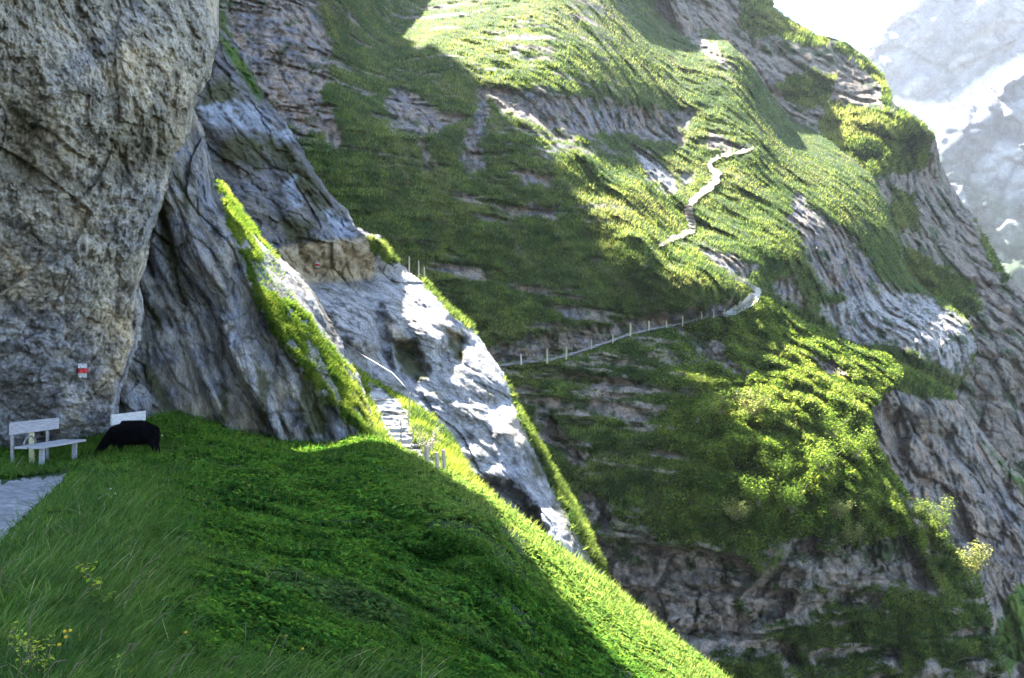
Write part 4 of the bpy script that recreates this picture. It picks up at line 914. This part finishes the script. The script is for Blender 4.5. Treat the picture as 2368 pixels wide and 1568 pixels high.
# handrail cable
dS = float(depth_at(Fs, 850, 880)) + .3; dE = float(depth_at(Fs, 944, 976)) - .15
cab = [unproj(u, v, dS + (dE - dS) * t) for u, v, t in ((770, 778, -.2), (792, 790, 0), (836, 820, .3), (872, 841, .5), (907, 862, .72), (930, 887, .88), (948, 908, 1))]
o = mesh_obj('handrail', [tube(cab, .015, 6)], M_steel, smooth=True); o['label'] = 'thin grey handrail cable slanting down from the rib to the tall post'; o['category'] = 'handrail'

# steps on the upper path
for k in range(7):
    v = 476 + k * 8.5; u = 1597 + (-4, -5, -4, -2, 0, 2, 3)[k]
    d = float(smooth_depth(G, u, v)) - 1.25
    a = unproj(u - 9, v, d); b = unproj(u + 9, v + 1, d)
    o = mesh_obj('path_step', [prism(a, b, .3, .14)], M_bark, bevel=.03)
    o['label'] = 'wooden step across the upper path, %s from the top of the flight' % ordinal(k); o['category'] = 'step'; o['group'] = 'steps of the upper path'

# shrubs
def shrub(u, v, s_, d, size, label, c0, c1, nleaf=900, tall=1.0, group=None, cat='shrub', name='shrub', leaf=None, stems=7):
    base = Vector(unproj(u, v, d)); t = thing(name, base, label, cat, group)
    r = np.random.default_rng(int(u * 7 + v)); pieces = []; tips = []
    for k in range(stems):
        w = r.random() * 6.28; dr = Vector((math.cos(w) * .7, math.sin(w) * .7 - .3, tall * (.8 + .5 * r.random())))
        p1 = base + dr * size * .45; p2 = base + dr * size * (.75 + .35 * r.random()) + Vector((r.normal(), r.normal(), r.normal() * .5)) * size * .12
        pieces.append(tube([base - Vector((0, 0, .1 * size)), p1, p2], [size * .018, size * .011, size * .004], 5)); tips += [p1, p2, p1.lerp(p2, .5), base.lerp(p1, .8)]
    mesh_obj('stem', pieces, M_bark, t)
    T = np.array([tuple(p - base) for p in tips]); k = r.integers(len(T), size=nleaf)
    P = T[k] + r.normal(size=(nleaf, 3)) * size * .13
    V, Fc, cc = leaves(P, unit(P + np.array([0, 0, .3])), np.full(nleaf, leaf or size * .07) * (.6 + .8 * r.random(nleaf)), vary(mix(c0, c1, r.random(nleaf)), nleaf))
    me = new_mesh('foliage', V, Fc, smooth=False); add_color(me, cc); link('foliage', me, M_leaf, t)
    return t
SH0, SH1, SHY0, SHY1 = C(.05, .10, .02), C(.12, .19, .03), C(.11, .14, .04), C(.22, .24, .09)
def onK(u, v): return float(depth_at(K, u, v)) - .8
GRP = 'shrubs clinging to the knob'
for u, v, sz, c0, c1, lab in [(1702, 1200, 1.5, SHY0, SHY1, 'pale yellow bush with a thin stem at the lower edge of the sunlit tussocks'),
    (1935, 1195, 1.2, SHY0, SHY1, 'pale yellowish bush hanging over the small grey outcrop, the upper one of two'), (1962, 1250, 1.3, SHY0, SHY1, 'pale yellow-green bush just under another like it above the big outcrop'),
    (2105, 1200, 1.5, SH0, SHY0, 'small green bush on the rim of the knob beside the brown cliff'), (1755, 1165, 1.9, SH0, SH1, 'rounded green bush between the pale bush and the dark hollow'),
    (1830, 1180, 2.3, SH0, SH1, 'broad dark green bush low on the sunlit tussocks'), (1770, 1320, 1.8, SH0, SH1, 'dim green bush in the shade of the rock hollow'),
    (1610, 975, 2.1, SH0, SH1, 'bright bushy clump where the shade meets the sunlit knob'), (1665, 955, 1.9, SH0, SHY0, 'light green bush a little up the knob from the bright clump'),
    (1740, 960, 1.9, SHY0 * .8, SHY1 * .8, 'dry straw-coloured bush in the middle of the sunlit knob'), (1800, 1105, 2.0, SH0, SH1, 'large green bush low in the sunlit part of the knob'),
    (1925, 1010, 2.3, SH0, SH1, 'green bush near the dark notch under the crest'), (1980, 1055, 2.2, SH0, SH1, 'green bush by the edge of the brown cliff'), (1900, 1090, 2.4, SH0, SH1, 'green bush halfway down the sunlit knob')]:
    shrub(u, v, None, onK(u, v), sz, lab, c0, c1, nleaf=1100, group=GRP, leaf=.16, tall=.8)
shrub(2178, 1228, None, onK(2165, 1235), 2.0, 'slim yellowish shrub standing out against the brown cliff, upper of two', SH0 * 1.3, SHY0, group=GRP, leaf=.16, tall=1.2)
shrub(2240, 1325, None, onK(2225, 1330), 1.8, 'sunlit yellow shrub standing out against the brown cliff, lower of two', SHY0 * .9, SHY1, group=GRP, leaf=.18, nleaf=1500)
shrub(985, 1052, None, float(depth_at(Fs, 985, 1052)) - .1, .75, 'bare greyish twiggy bush beside the wooden stakes', C(.20, .18, .17), C(.34, .30, .33), nleaf=420, leaf=.035, stems=12)
shrub(88, 1566, None, 4.5, .16, 'light yellow-green leafy plant at the very bottom of the meadow', C(.16, .24, .03), C(.30, .38, .06), nleaf=150, leaf=.024, stems=9, cat='plant', name='meadow_plant', tall=1.3)
shrub(300, 1575, None, 4.7, .12, 'low bright green leafy plant below the dry seed heads', C(.10, .22, .02), C(.18, .32, .03), nleaf=90, leaf=.022, stems=8, cat='plant', name='meadow_plant')
shrub(262, 1415, None, float(depth_at(A, 262, 1415)) - .05, .22, 'tall plant with broad yellow-green leaves in the long grass', C(.12, .20, .02), C(.24, .32, .04), nleaf=60, leaf=.04, stems=3, cat='plant', name='meadow_plant', tall=1.5)

# flowers
def flower(u, v, d, h, r_, mat, label, petals=11, group='yellow flowers in the meadow'):
    top = Vector(unproj(u, v, d)); base = top - Vector((.02, 0, h)); t = thing('flower', base, label, 'flower', group)
    mesh_obj('stem', [tube([base, base.lerp(top, .5) + Vector((.012, 0, 0)), top], .0022 + r_ * .05, 5)], M_stem, t)
    pieces = []; nrm = Vector((.15, -.75, .65)).normalized(); a = nrm.cross(Vector((1, 0, 0))).normalized(); b = nrm.cross(a)
    for ring, rr in ((0, 1.0), (1, .65)):
        for k in range(petals):
            w = 2 * math.pi * (k + ring * .5) / petals; dr = a * math.cos(w) + b * math.sin(w); sd = nrm.cross(dr)
            o_ = nrm * (.12 + .25 * ring) * r_
            pieces.append(([top + sd * r_ * .05, top + dr * r_ * rr * .6 + sd * r_ * .17 + o_, top + dr * r_ * rr + o_ * 1.1, top + dr * r_ * rr * .6 - sd * r_ * .17 + o_], [(0, 1, 2, 3)]))
    mesh_obj('petals', pieces, mat, t)
M_stem = plain_mat('flower_stem', (.06, .11, .03), .8, .02, .2)
for (u, v, lab) in [(150, 1460, 'yellow flower head topping the cluster in the long grass, on its tall stem'), (163, 1458, 'yellow flower at the upper edge of the cluster, turned away from the path'), (152, 1473, 'small yellow flower in the middle of the cluster'), (137, 1491, 'lowest yellow flower of the cluster')]:
    flower(u, v, float(depth_at(A, u, v + 40)) - .25, .3, .011, M_yellow, lab)
for (u, v, lab) in [(256, 1130, 'single pale flower on the dark bank just behind the path'), (268, 1142, 'tiny cream flower close under another on the bank'), (375, 1007, 'small white flower head at the rump of the black goat'), (430, 1462, 'tiny yellow flower alone in the middle of the meadow'), (662, 1470, 'tiny yellow flower low in the herb carpet'), (700, 1500, 'tiny yellowish flower below another in the herb carpet'), (620, 1635, 'tiny flower at the very bottom of the herb carpet')]:
    flower(u, v, float(depth_at(A, u, v + 12)) - .2, .2, .007 + .0008 * float(depth_at(A, u, v)), M_cream if 'yellow' not in lab else M_yellow, lab)

# seed heads of the long grass
r = np.random.default_rng(11); parts = []
hs = [(r.uniform(-20, 700), r.uniform(1250, 1600)) for _ in range(34)] + [(30, 1505), (62, 1520), (128, 1530), (178, 1535), (300, 1490), (360, 1510), (425, 1515), (540, 1520), (400, 1545), (500, 1600), (480, 1565)]
HV, HF, HC = [], [], []
for u, v in hs:
    d = max(3.2, float(depth_at(A, u, min(v + 60, 1880))) - .2); L = .30 + .2 * r.random(); top = Vector(unproj(u, v, d)); lean = Vector((r.uniform(.0, .3), r.uniform(-.1, .1), 0))
    b = top - Vector((0, 0, L)) - lean * .8; mid = b.lerp(top, .6) - lean * .18
    tip = top + lean * .2 + Vector((.012, 0, .012))
    V, Fc = tube([b, mid, top, tip], [.0012, .0010, .0028 + .0004 * d, .001], 5)
    o_ = len(HV); HV += [tuple(p) for p in V]; HF += [f for f in ([tuple(i + o_ for i in f) for f in Fc]) if len(f) == 4]; cc = (.16, .15, .10) if r.random() < .5 else (.07, .10, .05); HC += [cc] * len(V)
me = new_mesh('seed_head_grass', np.array(HV), np.array(HF)); add_color(me, np.array(HC)); link('seed_head_grass', me, M_leaf, kind='stuff')

# ------------------------------------------------------------------ air
hz = bpy.data.materials.new('valley_air'); hz.use_nodes = True; N = hz.node_tree.nodes; N.remove(N['Principled BSDF'])
pv = N.new('ShaderNodeVolumePrincipled'); pv.inputs['Density'].default_value = HAZE; pv.inputs['Color'].default_value = (.80, .88, 1.0, 1); pv.inputs['Anisotropy'].default_value = .45
hz.node_tree.links.new(pv.outputs[0], N['Material Output'].inputs['Volume'])
bb = np.array([tuple(o.matrix_world @ Vector(c)) for o in COL.objects if o.type == 'MESH' and o.get('kind') == 'structure' for c in o.bound_box])
(x0, y0, z0), (x1, y1, z1) = bb.min(0) - (3, 6, 1), bb.max(0) + (3, 3, 2); y0 = min(y0, -10); z1 = max(z1, 5)
print('EXTENT', x0, x1, y0, y1, z0, z1)
hv = [(x, y, z) for z in (z0, z1) for y in (y0, y1) for x in (x0, x1)]
me = bpy.data.meshes.new('haze'); me.from_pydata(hv, [], [(0, 2, 3, 1), (4, 5, 7, 6), (0, 1, 5, 4), (2, 6, 7, 3), (0, 4, 6, 2), (1, 3, 7, 5)]); link('haze', me, hz, kind='stuff')
